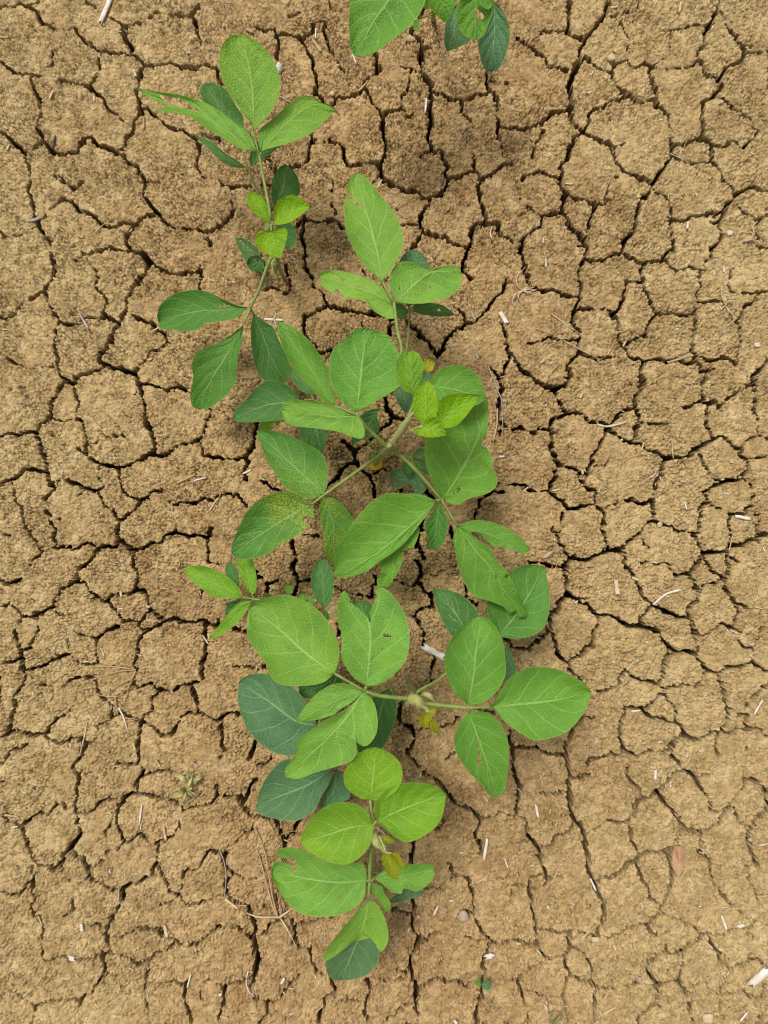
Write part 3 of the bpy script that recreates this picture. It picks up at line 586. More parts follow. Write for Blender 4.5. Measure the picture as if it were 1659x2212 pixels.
# ---------------------------------------------------------------- plant materials
def leaf_material():
    m, nt, out = new_mat('soybean_leaf')
    g = N(nt)
    uvn = g.node('ShaderNodeUVMap')
    sep = g.node('ShaderNodeSeparateXYZ')
    g.link(uvn.outputs[0], sep.inputs[0])
    u, v = sep.outputs[0], sep.outputs[1]
    side = g.math('SUBTRACT', g.math('MULTIPLY', v, 2.0), 1.0)
    a = g.math('ABSOLUTE', side)
    info = g.node('ShaderNodeObjectInfo')
    base, mott, rnd = info.outputs['Color'], info.outputs['Alpha'], info.outputs['Random']
    P = g.node('ShaderNodeTexCoord').outputs['Object']
    wob = g.math('MULTIPLY', g.math('SUBTRACT', g.noise(P, 42.0, 2), 0.5), 0.45)
    # side veins leave the midrib alternately left and right and sweep towards the tip
    ph = g.math('MULTIPLY', g.math('SUBTRACT', u, g.math('MULTIPLY', g.math('POWER', a, 0.85), 0.34)), 5.0)
    ph = g.math('ADD', ph, g.math('MULTIPLY', g.math('SIGN', side), 0.22))
    ph = g.math('ADD', ph, g.math('ADD', wob, rnd))
    tri = g.math('ABSOLUTE', g.math('SUBTRACT', g.math('FRACT', ph), 0.5))      # 0 on a vein
    wid = g.math('SUBTRACT', 0.050, g.math('MULTIPLY', a, 0.030))
    sv = g.ramp(g.math('DIVIDE', tri, wid), 1.3, 0.3)
    midw = g.math('ADD', 0.016, g.math('MULTIPLY', g.math('SUBTRACT', 1.0, u), 0.026))
    mv = g.ramp(g.math('DIVIDE', a, midw), 1.5, 0.5)
    vein = g.math('MAXIMUM', mv, g.math('MULTIPLY', sv, 0.62))
    net = g.voro(P, 330.0, 'DISTANCE_TO_EDGE').outputs['Distance']
    netv = g.ramp(net, 0.16, 0.02)
    # lamina colour
    tone = g.noise(P, 26.0, 3)
    c = g.mix(g.ramp(tone, 0.3, 0.75), base, g.mix(1.0, base, (1.22, 1.16, 1.02, 1), 'MULTIPLY'))
    c = g.mix(g.math('MULTIPLY', g.ramp(g.noise(P, 90.0, 3), 0.35, 0.75), 0.42), c, g.mix(1.0, c, (0.66, 0.74, 0.8, 1), 'MULTIPLY'))
    # yellow mottling where the leaf has it
    mp = g.math('MULTIPLY', g.ramp(g.noise(P, 620.0, 3, 0.7), 0.44, 0.60), g.ramp(g.noise(P, 22.0, 2), 0.36, 0.62))
    c = g.mix(g.math('MULTIPLY', mp, mott), c, (0.42, 0.44, 0.03, 1))
    pale = g.mix(0.45, g.mix(1.0, base, (1.75, 1.5, 1.8, 1), 'MULTIPLY'), (0.46, 0.60, 0.24, 1))
    c = g.mix(g.math('MULTIPLY', netv, 0.10), c, pale)
    c = g.mix(g.math('MULTIPLY', vein, 0.66), c, pale)
    rim = g.ramp(a, 0.955, 1.0)
    c = g.mix(g.math('MULTIPLY', rim, 0.45), c, (0.34, 0.38, 0.10, 1))
    geo = g.node('ShaderNodeNewGeometry')
    c = g.mix(g.math('MULTIPLY', geo.outputs['Backfacing'], 0.5), c, (0.30, 0.42, 0.22, 1))
    b = g.node('ShaderNodeBsdfPrincipled')
    g.link(c, b.inputs['Base Color'])
    b.inputs['Roughness'].default_value = 0.5
    b.inputs['Specular IOR Level'].default_value = 0.2
    b.inputs['Sheen Weight'].default_value = 0.0
    b.inputs['Sheen Roughness'].default_value = 0.5
    h = g.math('ADD', g.math('MULTIPLY', tri, 0.8), g.math('MULTIPLY', g.ramp(net, 0.0, 0.28), 0.4))
    h = g.math('SUBTRACT', h, g.math('MULTIPLY', mv, 0.5))
    h = g.math('ADD', h, g.math('MULTIPLY', g.noise(P, 150.0, 3), 0.8))
    bump = g.node('ShaderNodeBump')
    bump.inputs['Strength'].default_value = 0.6
    bump.inputs['Distance'].default_value = 0.0016
    g.link(h, bump.inputs['Height'])
    g.link(bump.outputs[0], b.inputs['Normal'])
    tr = g.node('ShaderNodeBsdfTranslucent')
    g.link(g.mix(1.0, c, (1.25, 1.35, 0.5, 1), 'MULTIPLY'), tr.inputs[0])
    mx = g.node('ShaderNodeMixShader')
    mx.inputs[0].default_value = 0.26
    g.link(b.outputs[0], mx.inputs[1])
    g.link(tr.outputs[0], mx.inputs[2])
    g.link(mx.outputs[0], out.inputs[0])
    return m


def plain_mat(name, c1, c2, scale, rough=0.6, spec=0.3, stretch=None, bump=0.0):
    m, nt, out = new_mat(name)
    g = N(nt)
    P = g.node('ShaderNodeTexCoord').outputs['Object']
    if stretch:
        mp = g.node('ShaderNodeMapping')
        mp.inputs['Scale'].default_value = stretch
        g.link(P, mp.inputs[0])
        P = mp.outputs[0]
    n = g.noise(P, scale, 4, 0.6)
    b = g.node('ShaderNodeBsdfPrincipled')
    g.link(g.mix(g.ramp(n, 0.3, 0.7), c1 + (1,), c2 + (1,)), b.inputs['Base Color'])
    b.inputs['Roughness'].default_value = rough
    b.inputs['Specular IOR Level'].default_value = spec
    if bump:
        bp = g.node('ShaderNodeBump')
        bp.inputs['Strength'].default_value = 0.7
        bp.inputs['Distance'].default_value = bump
        g.link(n, bp.inputs['Height'])
        g.link(bp.outputs[0], b.inputs['Normal'])
    g.link(b.outputs[0], out.inputs[0])
    return m


LEAF = leaf_material()
STALK = plain_mat('green_stalk', (0.14, 0.20, 0.038), (0.21, 0.26, 0.065), 120.0, 0.55, 0.3)
STEM = plain_mat('hairy_stem', (0.20, 0.23, 0.08), (0.30, 0.30, 0.13), 160.0, 0.7, 0.2)
FUZZ = plain_mat('young_bud_fuzz', (0.26, 0.28, 0.09), (0.36, 0.36, 0.14), 200.0, 0.8, 0.15)

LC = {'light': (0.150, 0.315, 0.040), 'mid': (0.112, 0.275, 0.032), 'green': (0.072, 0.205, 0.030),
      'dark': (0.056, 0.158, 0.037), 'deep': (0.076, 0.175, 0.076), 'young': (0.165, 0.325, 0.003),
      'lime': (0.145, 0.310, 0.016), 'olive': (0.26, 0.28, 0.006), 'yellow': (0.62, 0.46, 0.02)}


# ---------------------------------------------------------------- leaf and stalk builders
def spline(P, n):
    """smooth curve through the points, n samples at even arc length"""
    P = np.array(P, float)
    if len(P) == 2:
        C = np.linspace(P[0], P[1], 40)
    else:
        E = np.vstack([2 * P[0] - P[1], P, 2 * P[-1] - P[-2]])
        C = []
        t = np.linspace(0, 1, 14, endpoint=False)[:, None]
        for i in range(1, len(E) - 2):
            p0, p1, p2, p3 = E[i - 1], E[i], E[i + 1], E[i + 2]
            C.append(0.5 * (2 * p1 + (p2 - p0) * t + (2 * p0 - 5 * p1 + 4 * p2 - p3) * t ** 2 + (3 * p1 - p0 - 3 * p2 + p3) * t ** 3))
        C = np.vstack(C + [P[-1:]])
    L = np.concatenate([[0], np.cumsum(np.linalg.norm(np.diff(C, axis=0), axis=1))])
    s = np.linspace(0, L[-1], n)
    return np.stack([np.interp(s, L, C[:, k]) for k in range(C.shape[1])], 1)


def in_poly(x, y, poly):
    ins = np.zeros(x.shape, bool)
    k = len(poly)
    for i in range(k):
        (xa, ya), (xb, yb) = poly[i], poly[(i + 1) % k]
        c = ((ya > y) != (yb > y)) & (x < (xb - xa) * (y - ya) / (yb - ya + 1e-12) + xa)
        ins ^= c
    return ins


leaf_rng = np.random.RandomState(11)


def loft(view, base, tip, left, right, mid, zb, zt, bites, fine, cup=None, arch=None):
    r = leaf_rng
    B, T = vp(view, base)[0], vp(view, tip)[0]
    Lp = [B] + vp(view, left) + [T]
    Rp = [B] + vp(view, right) + [T]
    Mp = [B] + (vp(view, mid) if mid else []) + [T]
    n, m = (84, 56) if fine else (46, 28)
    L, Rr, M = spline(Lp, n), spline(Rp, n), spline(Mp, n)
    if not mid:                                   # midrib follows the middle of the blade a little
        c = 0.5 * (L + Rr)
        w = np.sin(np.linspace(0, np.pi, n))[:, None] * 0.45
        M = M * (1 - w) + c * w
    u = np.linspace(0, 1, n)
    t = np.linspace(-1, 1, m + 1)
    U, Tt = np.meshgrid(u, t, indexing='ij')
    A = np.abs(Tt)
    side = np.where((Tt < 0)[..., None], L[:, None, :], Rr[:, None, :])
    XY = M[:, None, :] * (1 - A)[..., None] + side * A[..., None]
    # wavy margin
    span = np.linalg.norm(np.array(T) - np.array(B))
    hw = np.linalg.norm(side - M[:, None, :], axis=2) * S * 0.85
    cup = r.uniform(0.10, 0.46) if cup is None else cup
    arch = r.uniform(0.0, 0.08) if arch is None else arch
    leng = span * S * 0.85
    z = zb + (zt - zb) * U + arch * leng * np.sin(np.pi * U)
    z = z + cup * hw * (A ** 1.3) - 0.10 * hw * np.sin(np.pi * A)
    z = z + 0.02 * leng * (vnoise(U * 4 + 10 * r.rand(), (Tt + 1) * 1.6 + 10 * r.rand(), 1.0, 60 + r.randint(30)) - 0.5) * 2 * (0.3 + A)
    p1, p2 = r.rand() * 6.28, r.rand() * 6.28
    z = z + 0.010 * leng * A ** 3 * np.sin(U * r.uniform(8, 15) + np.where(Tt < 0, p1, p2))
    # the blade puckers up between its side veins
    ph = (U - 0.34 * A ** 0.85) * 5.0 + 0.22 * np.sign(Tt)
    z = z + 0.0005 * np.abs(np.mod(ph, 1.0) - 0.5) * 2 * np.sin(np.pi * np.clip(A, 0, 1)) * min(1.0, leng / 0.06)
    k = S * (H - z) / H
    V = np.stack([(XY[..., 0] - CX) * k, -(XY[..., 1] - CY) * k, z], 2).reshape(-1, 3)
    uv = np.stack([U, (Tt + 1) / 2], 2).reshape(-1, 2)
    idx = np.arange(n * (m + 1)).reshape(n, m + 1)
    q = np.stack([idx[:-1, :-1], idx[1:, :-1], idx[1:, 1:], idx[:-1, 1:]], 2).reshape(-1, 4)
    if bites:
        fx = XY[..., 0].ravel()[q].mean(1)
        fy = XY[..., 1].ravel()[q].mean(1)
        gone = np.zeros(len(q), bool)
        jx = (vnoise(fx + 900, fy + 900, 3.0, 70) - 0.5) * 3
        jy = (vnoise(fx + 900, fy + 900, 3.0, 71) - 0.5) * 3
        for bt in bites:
            gone |= in_poly(fx + jx, fy + jy, vp(view, bt))
        q = q[~gone]
    # face up
    v0, v1, v2 = V[q[:, 0]], V[q[:, 1]], V[q[:, 2]]
    nz = ((v1 - v0)[:, 0] * (v2 - v0)[:, 1] - (v1 - v0)[:, 1] * (v2 - v0)[:, 0]).sum()
    if nz < 0:
        q = q[:, ::-1]
    return V, uv, q


def tube(path, r0, r1, sides=8, n=None, lumps=0.0):
    P = spline(path, n or max(6, 4 * len(path)))
    Tn = np.gradient(P, axis=0)
    Tn /= np.linalg.norm(Tn, axis=1)[:, None] + 1e-9
    up = np.array([0.0, 0.0, 1.0]) if abs(Tn[:, 2]).mean() < 0.8 else np.array([1.0, 0.0, 0.0])
    V, F = [], []
    k = len(P)
    for i in range(k):
        a = np.cross(Tn[i], up)
        a /= np.linalg.norm(a) + 1e-9
        b = np.cross(a, Tn[i])
        f = i / (k - 1)
        r = r0 + (r1 - r0) * f
        r *= 1 + lumps * (random.random() - 0.5)
        for s in range(sides):
            an = 2 * math.pi * s / sides
            V.append(tuple(P[i] + r * (math.cos(an) * a + math.sin(an) * b)))
    for i in range(k - 1):
        for s in range(sides):
            a0, a1 = i * sides + s, i * sides + (s + 1) % sides
            F.append((a0, a1, a1 + sides, a0 + sides))
    F.append(tuple(range(sides))[::-1])
    F.append(tuple(range((k - 1) * sides, k * sides)))
    return V, F, P, Tn


def hairs(P, Tn, r, count, ln, V, F):
    """fine bristles standing off a stalk"""
    for _ in range(count):
        i = random.randrange(len(P) - 1)
        f = random.random()
        p = np.array(P[i]) * (1 - f) + np.array(P[i + 1]) * f
        d = np.random.RandomState(random.randrange(10 ** 8)).normal(size=3)
        d -= Tn[i] * d.dot(Tn[i]) * 0.8
        d /= np.linalg.norm(d) + 1e-9
        s = np.cross(d, Tn[i])
        s /= np.linalg.norm(s) + 1e-9
        a = p + d * r * 0.8
        w = 0.00017
        k = len(V)
        V += [tuple(a - s * w), tuple(a + s * w), tuple(a + d * ln * random.uniform(0.5, 1.2))]
        F.append((k, k + 1, k + 2))


class Plant:
    def __init__(self, name, label, cat, base, group=None):
        self.loc = np.array(unproj(base, 0.0))
        self.loc[2] = ground_z(base)
        self.e = bpy.data.objects.new(name, None)
        COL.objects.link(self.e)
        self.e.location = self.loc
        self.e.empty_display_size = 0.02
        self.e['label'] = label
        self.e['category'] = cat
        if group:
            self.e['group'] = group
        self.stalks = {}

    def part(self, name, V, F, mat, parent=None, **kw):
        V = (np.array(V) - self.loc).tolist()
        return mesh_obj(name, V, F, mat, parent or self.e, **kw)

    def stem(self, view, path, r0, r1, name='stem', mat=None, fuzz=60):
        """path: "x,y,z ..." with z in cm"""
        x0, y0, k = VIEW[view]
        pp = [unproj((x0 + q[0] * k, y0 + q[1] * k), q[2] / 100.0) for q in pts(path)]
        V, F, P, Tn = tube(pp, r0, r1, 8)
        hairs(P, Tn, r1, fuzz, 0.0022, V, F)
        return self.part(name, V, F, mat or STEM)

    def stalk(self, key, view, path, r0=0.0017, r1=0.0013, fuzz=90, mat=None):
        x0, y0, k = VIEW[view]
        pp = [unproj((x0 + q[0] * k, y0 + q[1] * k), q[2] / 100.0) for q in pts(path)]
        self.stalks[key] = dict(path=pp, r0=r0, r1=r1, ends=[], fuzz=fuzz, leaves=[], mat=mat or STALK)

    def leaf(self, key, view, base, tip, left, right, zb, zt, col, mid=None, bites=None, mott=0.0, lobes=(), cup=None, arch=None, label=None, vary=0.1):
        st = self.stalks[key]
        fine = bool(bites)
        V, uv, q = loft(view, base, tip, left, right, mid, zb / 100, zt / 100, bites, fine, cup, arch)
        Vs, uvs, Fs = [V], [uv], [q]
        off = len(V)
        for lb in lobes:
            v2, u2, q2 = loft(view, lb[0], lb[1], lb[2], lb[3], None, lb[4] / 100, lb[5] / 100, None, False, 0.05, 0.0)
            Vs.append(v2)
            uvs.append(u2)
            Fs.append(q2 + off)
            off += len(v2)
        V, uv, q = np.vstack(Vs), np.vstack(uvs), np.vstack(Fs)
        c = LC[col]
        f = 1 + leaf_rng.uniform(-vary, vary)
        g = 1 + leaf_rng.uniform(-vary, vary) * 0.6
        st['leaves'].append((V, uv, q, (c[0] * f, c[1] * (f + g) / 2, c[2] * g, mott), label))
        st['ends'].append(V[len(Vs[0]) // (1 if False else len(Vs[0])) - 1] if False else unproj(vp(view, base)[0], zb / 100))

    def finish(self):
        for key, st in self.stalks.items():
            V, F, P, Tn = tube(st['path'], st['r0'], st['r1'], 8)
            hairs(P, Tn, st['r1'], int(st['fuzz'] * 1.5), 0.0026, V, F)
            J = np.array(st['path'][-1])
            for e in st['ends']:
                e = np.array(e)
                if np.linalg.norm(e - J) > 0.002:
                    o = len(V)
                    m = (e + J) / 2
                    v2, f2, p2, t2 = tube([tuple(J), tuple(m), tuple(e)], st['r1'] * 0.9, st['r1'] * 0.75, 6, 5)
                    V += v2
                    F += [tuple(i + o for i in ff) for ff in f2]
            so = self.part('leaf_stalk', V, F, st['mat'])
            for V, uv, q, c, label in st['leaves']:
                o = self.part('leaflet', V, q.tolist(), LEAF, so, uv=uv)
                o.color = c
                if label:
                    o['label'] = label

    def bud(self, view, spec, r, name='bud', mat=None, sub=()):
        """fat fuzzy growing point: tapered lump along a short path"""
        x0, y0, k = VIEW[view]
        pp = [unproj((x0 + q[0] * k, y0 + q[1] * k), q[2] / 100.0) for q in pts(spec)]
        P = spline(pp, 14)
        V, F, P2, Tn = tube(pp, r, r, 10, 14)
        V = np.array(V).reshape(14, 10, 3)
        prof = np.sin(np.linspace(0.25, math.pi - 0.12, 14)) ** 0.7
        V = P[:, None, :] + (V - P[:, None, :]) * prof[:, None, None]
        V = [tuple(v) for v in V.reshape(-1, 3)]
        hairs(P, Tn, r * 0.8, 320, 0.0034, V, F)
        return self.part(name, V, F, mat or FUZZ)


# ---------------------------------------------------------------- plant at upper left
p = Plant('soybean_plant', 'slender soybean plant at upper left, with yellow-green top leaves and a torn leaflet', 'plant', (612, 598))
p.stem('W', '612,598,0 604,580,5 596,545,10 588,500,16 583,488,19.5', 0.0024, 0.0017)
p.bud('A', '920,1330,18.6 915,1310,19.4 925,1290,20', 0.0035)
p.bud('A', '950,1600,4 952,1560,6 945,1525,8', 0.0028, 'node')
p.stalk('top', 'A', '918,1270,18 915,1190,17.5 880,1000,17 850,840,16.5')
p.leaf('top', 'A', '812,690', '725,58', '800,640 740,560 650,430 600,310 590,200 620,110 670,65', '850,650 940,540 985,400 980,320 940,220 880,140 800,80', 17, 19, 'light', mid='808,480 795,340 765,180')
p.leaf('top', 'A', '838,822', '40,398', '800,720 740,650 650,590 560,530 480,490 400,465 300,440 200,430', '790,810 720,795 600,720 480,650 420,600 320,570 185,550 270,520 180,490 100,440', 16.5, 13, 'light', mid='650,690 480,575 250,480',
       bites=['200,448 290,462 370,488 440,535 482,562 400,545 300,520 262,512 225,480'], label='left leaflet with its outer end torn into two strips')
p.leaf('top', 'A', '865,820', '1380,590', '845,760 850,680 930,610 1030,520 1110,465 1190,458 1250,495 1330,530', '900,800 980,780 1100,740 1200,690 1250,640 1300,590 1340,565', 16.5, 14, 'light', mid='950,710 1050,610 1180,515 1300,525')
p.stalk('back', 'A', '915,1310,15 880,1180,12 840,1085,10.5 785,935,9.5', 0.0014, 0.001)
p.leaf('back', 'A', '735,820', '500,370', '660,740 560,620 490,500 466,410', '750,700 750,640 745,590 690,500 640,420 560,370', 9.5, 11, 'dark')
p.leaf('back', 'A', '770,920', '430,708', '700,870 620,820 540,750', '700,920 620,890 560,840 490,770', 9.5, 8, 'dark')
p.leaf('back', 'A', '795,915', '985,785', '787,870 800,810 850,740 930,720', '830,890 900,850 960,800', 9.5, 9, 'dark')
p.stalk('young', 'A', '915,1320,19 920,1300,19.8 927,1290,20', 0.0015, 0.0012)
p.leaf('young', 'A', '920,1285', '800,1075', '850,1240 790,1180 765,1130 775,1090', '915,1240 905,1180 870,1110 830,1080', 20, 20.5, 'young')
p.leaf('young', 'A', '945,1290', '1180,1178', '945,1230 950,1170 990,1120 1070,1100 1140,1130', '990,1290 1060,1270 1130,1220', 20, 20.5, 'young', mid='1010,1250 1090,1215')
p.leaf('young', 'A', '930,1335', '988,1512', '860,1330 822,1380 830,1420 880,1470', '990,1310 1032,1330 1025,1400 1005,1460', 20, 19.5, 'young')
p.stalk('low', 'A', '950,1540,6 940,1420,6.5 955,1290,7', 0.0014, 0.001)
p.leaf('low', 'A', '960,1170', '1025,900', '935,1140 930,1050 950,970 985,915', '1060,1115 1112,1090 1108,1010 1080,950', 8, 9, 'dark')
p.leaf('low', 'A', '970,1290', '1035,1450', '960,1380 1000,1440', '1030,1270 1082,1310 1092,1370 1075,1430', 7, 6, 'dark')
p.stalk('scrap', 'A', '950,1560,5 900,1530,4 865,1505,3.4', 0.001, 0.0008)
p.leaf('scrap', 'A', '860,1505', '692,1372', '840,1450 800,1410 750,1380', '800,1480 765,1525 740,1480 710,1420', 3.4, 2.8, 'dark', bites=['735,1415 750,1408 760,1425 745,1432', '770,1430 785,1432 780,1446', '722,1395 732,1392 735,1402', '790,1450 810,1455 800,1465'], label='low dark leaflet riddled with holes')
p.leaf('scrap', 'A', '875,1515', '845,1600', '810,1490 770,1530 790,1580', '880,1560 868,1590', 3.2, 2.2, 'dark', bites=['815,1520 840,1515 845,1535 825,1540'])
p.stalk('left', 'B', '850,170,11 820,230,10.8 770,370,10.5 710,505,10', 0.0019, 0.0015)
p.leaf('left', 'B', '690,498', '113,590', '620,485 520,440 440,400 340,385 220,410 130,480 107,540', '650,545 580,580 430,600 370,640 280,655 180,640 128,640', 10, 7, 'green', mid='560,515 400,520 250,548',
       bites=['505,480 522,478 520,500 505,498', '530,490 545,470 548,500', '490,530 500,525 505,540', '560,490 580,485 570,505'], label='leaflet with a few small pale feeding holes')
p.leaf('left', 'B', '668,608', '375,1160', '620,650 520,720 440,750 370,790 330,860 340,950 330,1010 320,1080 335,1140', '655,700 635,790 620,900 615,980 560,1060 480,1130 430,1155', 10, 6.5, 'green', mid='560,800 470,940 400,1080')
p.leaf('left', 'B', '728,535', '930,990', '712,640 718,760 740,880 790,965 860,1000', '800,590 860,630 890,700 960,850 985,920', 9.5, 5.5, 'dark')
p.finish()

# ---------------------------------------------------------------- plant in the middle
p = Plant('soybean_plant', 'largest soybean plant, in the middle, with mottled leaves and a fuzzy growing tip', 'plant', (805, 1012))
p.stem('W', '805,1012,0 812,1000,4 822,985,9 835,972,14 842,962,17', 0.0030, 0.0024, fuzz=140)
p.bud('T11', '815,1290,10 850,1260,13 890,1210,16 930,1150,17.5', 0.0042, 'node')
p.bud('T11', '880,1215,16.5 935,1140,18.5 990,1060,20.5 1022,1010,21.5', 0.0038)
p.stalk('up', 'C', '540,1560,17 610,1290,17.5 585,1150,17.2 562,965,16.8', 0.0019, 0.0015)
p.leaf('up', 'C', '487,830', '320,125', '440,790 360,710 290,600 250,500 240,400 240,310 252,250 265,190 290,150', '510,800 570,710 615,620 622,540 590,430 530,340 460,250 390,165 340,130', 17, 16, 'light', mid='455,650 400,440 350,260',
       bites=['245,240 280,268 320,312 358,346 345,350 300,318 268,290 240,262'], label='long pointed leaflet with a narrow bitten slit')
p.leaf('up', 'C', '550,968', '72,800', '520,910 480,860 400,810 280,775 180,755 100,768', '582,1030 560,1068 500,1060 420,1010 380,960 290,935 240,945 225,905 190,880 165,905 130,880 90,855 95,830', 16.5, 15, 'light', mid='420,900 290,860 180,820',
       bites=['215,815 235,812 240,828 222,832', '300,850 330,855 345,870 310,868'])
p.leaf('up', 'C', '580,960', '1000,775', '545,900 530,820 560,740 610,700 690,705 740,730 800,750 860,730 930,725 985,740', '660,972 760,970 860,950 950,910 995,850', 16.5, 15.5, 'light', mid='680,860 790,770 900,762',
       bites=['790,865 812,862 815,880 795,885', '590,870 605,868 600,885'])
p.stalk('up2', 'C', '560,1500,14 640,1280,13 655,1150,12.5 668,1015,12', 0.0013, 0.001)
p.leaf('up2', 'C', '655,1000', '690,620', '600,900 590,750 600,690 640,640', '760,900 800,760 780,700 740,645', 12, 13, 'deep')
p.leaf('up2', 'C', '660,1022', '500,1010', '620,980 560,970', '635,1055 590,1068 540,1050', 12, 11.5, 'dark')
p.leaf('up2', 'C', '683,1020', '960,1045', '700,975 780,965 880,985', '730,1040 830,1055 900,1055', 12, 10, 'dark', bites=['845,1012 862,1008 868,1022 850,1026'])
p.stalk('big', 'B', '1600,1410,15 1540,1350,16 1450,1265,17.4 1402,1196,18', 0.0021, 0.0016, 160)
p.leaf('big', 'T11', '655,1010', '727,465', '600,980 540,930 500,860 478,760 480,650 520,580 580,530 640,480 690,465', '720,980 800,930 880,880 935,830 950,760 945,680 910,600 870,530 810,490 770,485', 18, 19, 'mid', mid='675,800 690,650 710,540', cup=0.1)
p.leaf('big', 'B', '1255,1135', '885,590', '1190,1110 1100,1020 1000,900 930,790 895,680 885,620', '1262,1090 1230,1000 1215,900 1150,790 1080,700 990,630 920,595', 17.5, 18.5, 'mid', cup=0.5)
p.leaf('big', 'B', '1400,1200', '910,1165', '1330,1170 1240,1135 1100,1105 980,1098 925,1120', '1430,1235 1452,1300 1440,1345 1390,1345 1280,1305 1150,1285 1020,1270 940,1245', 18, 16, 'light', mid='1250,1205 1080,1185')
p.stalk('under', 'D', '1040,600,7 860,420,8 700,300,8.6 617,268,8.6', 0.0012, 0.0009)
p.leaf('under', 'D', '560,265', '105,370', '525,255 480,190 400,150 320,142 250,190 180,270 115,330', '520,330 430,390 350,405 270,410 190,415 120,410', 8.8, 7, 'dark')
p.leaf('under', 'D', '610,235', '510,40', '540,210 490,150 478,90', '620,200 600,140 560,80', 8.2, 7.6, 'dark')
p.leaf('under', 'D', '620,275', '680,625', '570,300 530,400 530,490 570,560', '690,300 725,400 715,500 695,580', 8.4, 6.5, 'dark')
p.stalk('under2', 'B', '1570,1420,5 1540,1300,6 1562,1150,6.5', 0.001, 0.0009)
p.leaf('under2', 'B', '1560,1150', '1368,1400', '1450,1180 1400,1250 1370,1340', '1530,1190 1545,1280 1510,1330 1440,1350', 6.5, 5, 'dark')
p.leaf('under2', 'D', '410,405', '262,455', '340,395 280,425', '390,435 320,470', 4.5, 4, 'lime', bites=['340,425 375,418 380,440 350,445', '290,440 305,432 312,450'])
p.stalk('mott', 'D', '1080,610,11 1010,655,12 850,770,13 690,885,13.2', 0.0019, 0.0015, 130)
p.leaf('mott', 'D', '690,880', '260,470', '600,910 520,880 440,840 380,760 330,680 290,580 262,510', '710,830 712,760 705,680 670,610 570,550 470,500 360,470', 13.2, 11.5, 'green', mid='560,760 400,610', mott=0.32)
p.leaf('mott', 'D', '610,945', '90,1265', '560,900 480,865 390,865 280,910 190,990 140,1090 95,1200', '622,1000 590,1080 530,1140 420,1200 320,1270 220,1300 130,1295', 13, 12, 'green', mid='450,1030 280,1140', mott=0.75,
       bites=['545,1050 570,1020 602,1028 600,1050 566,1072'], label='leaflet mottled yellow along its lower half')
p.leaf('mott', 'D', '705,895', '760,1340', '665,940 655,1020 680,1090 690,1170 685,1230 720,1310', '760,910 820,960 870,1030 880,1060 830,1180 790,1280', 12.8, 9, 'green', mott=0.6)
p.stalk('right', 'E', '440,250,14 490,270,14.4 600,370,14 700,480,13.6 785,580,13.2', 0.0021, 0.0016, 170)
p.leaf('right', 'E', '890,755', '1330,1345', '865,820 870,890 895,1010 930,1110 990,1200 1080,1235 1150,1260 1190,1280 1260,1340', '960,790 1030,850 1080,880 1110,910 1150,990 1210,1040 1250,1120 1300,1230 1338,1300', 13, 10.5, 'mid', mid='1000,900 1110,1030 1200,1180',
       bites=['1128,1060 1142,1050 1146,1095 1132,1110', '1195,1075 1215,1060 1225,1080 1205,1090', '1235,1320 1270,1300 1285,1335 1250,1352', '945,840 955,848 962,866 950,862'],
       lobes=[('890,755', '1365,905', '950,730 1020,715 1120,730 1220,775 1310,840', '960,790 1030,800 1080,850 1140,895 1190,880 1200,915 1250,905 1290,930 1340,930', 13, 12)], label='ragged leaflet with one side torn away into a separate strip')
p.leaf('right', 'E', '800,575', '1085,-75', '745,510 700,400 680,320 680,240 700,150 800,50 950,-40', '805,580 840,605 900,615 960,580 1080,545 1140,500 1148,440 1120,380 1115,310 1090,260 1050,240 1045,210 1080,150 1095,30', 13.2, 15.2, 'mid', mid='900,420 1000,240 1060,80',
       bites=['1092,392 1110,385 1118,400 1100,410', '890,505 910,495 905,525 885,540', '860,545 880,538 870,552'])
p.leaf('right', 'E', '755,590', '85,1085', '650,548 540,545 450,540 370,570 290,640 230,710 170,800 120,880 95,990', '715,650 650,740 560,850 470,930 385,985 330,1030 230,1075 150,1090', 13.4, 11.6, 'mid', mid='560,780 370,930 200,1030',
       lobes=[('580,770', '415,1152', '480,890 390,970 400,1060 370,1095 375,1140', '640,760 640,810 600,895 545,885 535,940 530,1000 490,1080 440,1150', 12.6, 11)], label='broad leaflet bitten into lobes along its lower edge')
p.leaf('right', 'E', '762,605', '740,905', '720,680 690,720 680,780 700,830 690,880', '800,650 825,720 820,800 790,880', 13, 11, 'green', cup=0.6)
p.stalk('shade', 'E', '470,280,9 540,300,8 590,320,7', 0.0012, 0.0009)
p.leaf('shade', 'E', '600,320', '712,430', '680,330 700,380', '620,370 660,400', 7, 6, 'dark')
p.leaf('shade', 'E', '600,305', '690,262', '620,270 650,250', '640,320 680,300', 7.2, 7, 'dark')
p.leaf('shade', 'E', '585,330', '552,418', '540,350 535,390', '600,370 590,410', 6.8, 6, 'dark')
p.leaf('shade', 'E', '690,500', '450,440', '690,440 600,400 540,380 470,390', '680,530 620,545 600,500 555,470 530,510 470,500', 5, 4.4, 'deep', bites=['480,460 500,450 500,480 485,488', '545,480 560,475 565,500 545,500', '620,480 635,478 632,492'], label='low bluish leaflet eaten ragged at its edge')
p.stalk('young', 'T11', '1000,1130,19.5 1040,1130,20.5 1075,1105,22', 0.0018, 0.0015, 150, FUZZ)
p.leaf('young', 'T11', '1085,1104', '1109,799', '1025,1030 1016,940 1040,870 1080,820', '1150,1060 1182,1000 1175,930 1150,850', 22, 23, 'young')
p.leaf('young', 'T11', '1175,1088', '1450,905', '1172,1000 1190,940 1250,900 1350,890', '1230,1115 1310,1090 1390,1000', 22, 23, 'young')
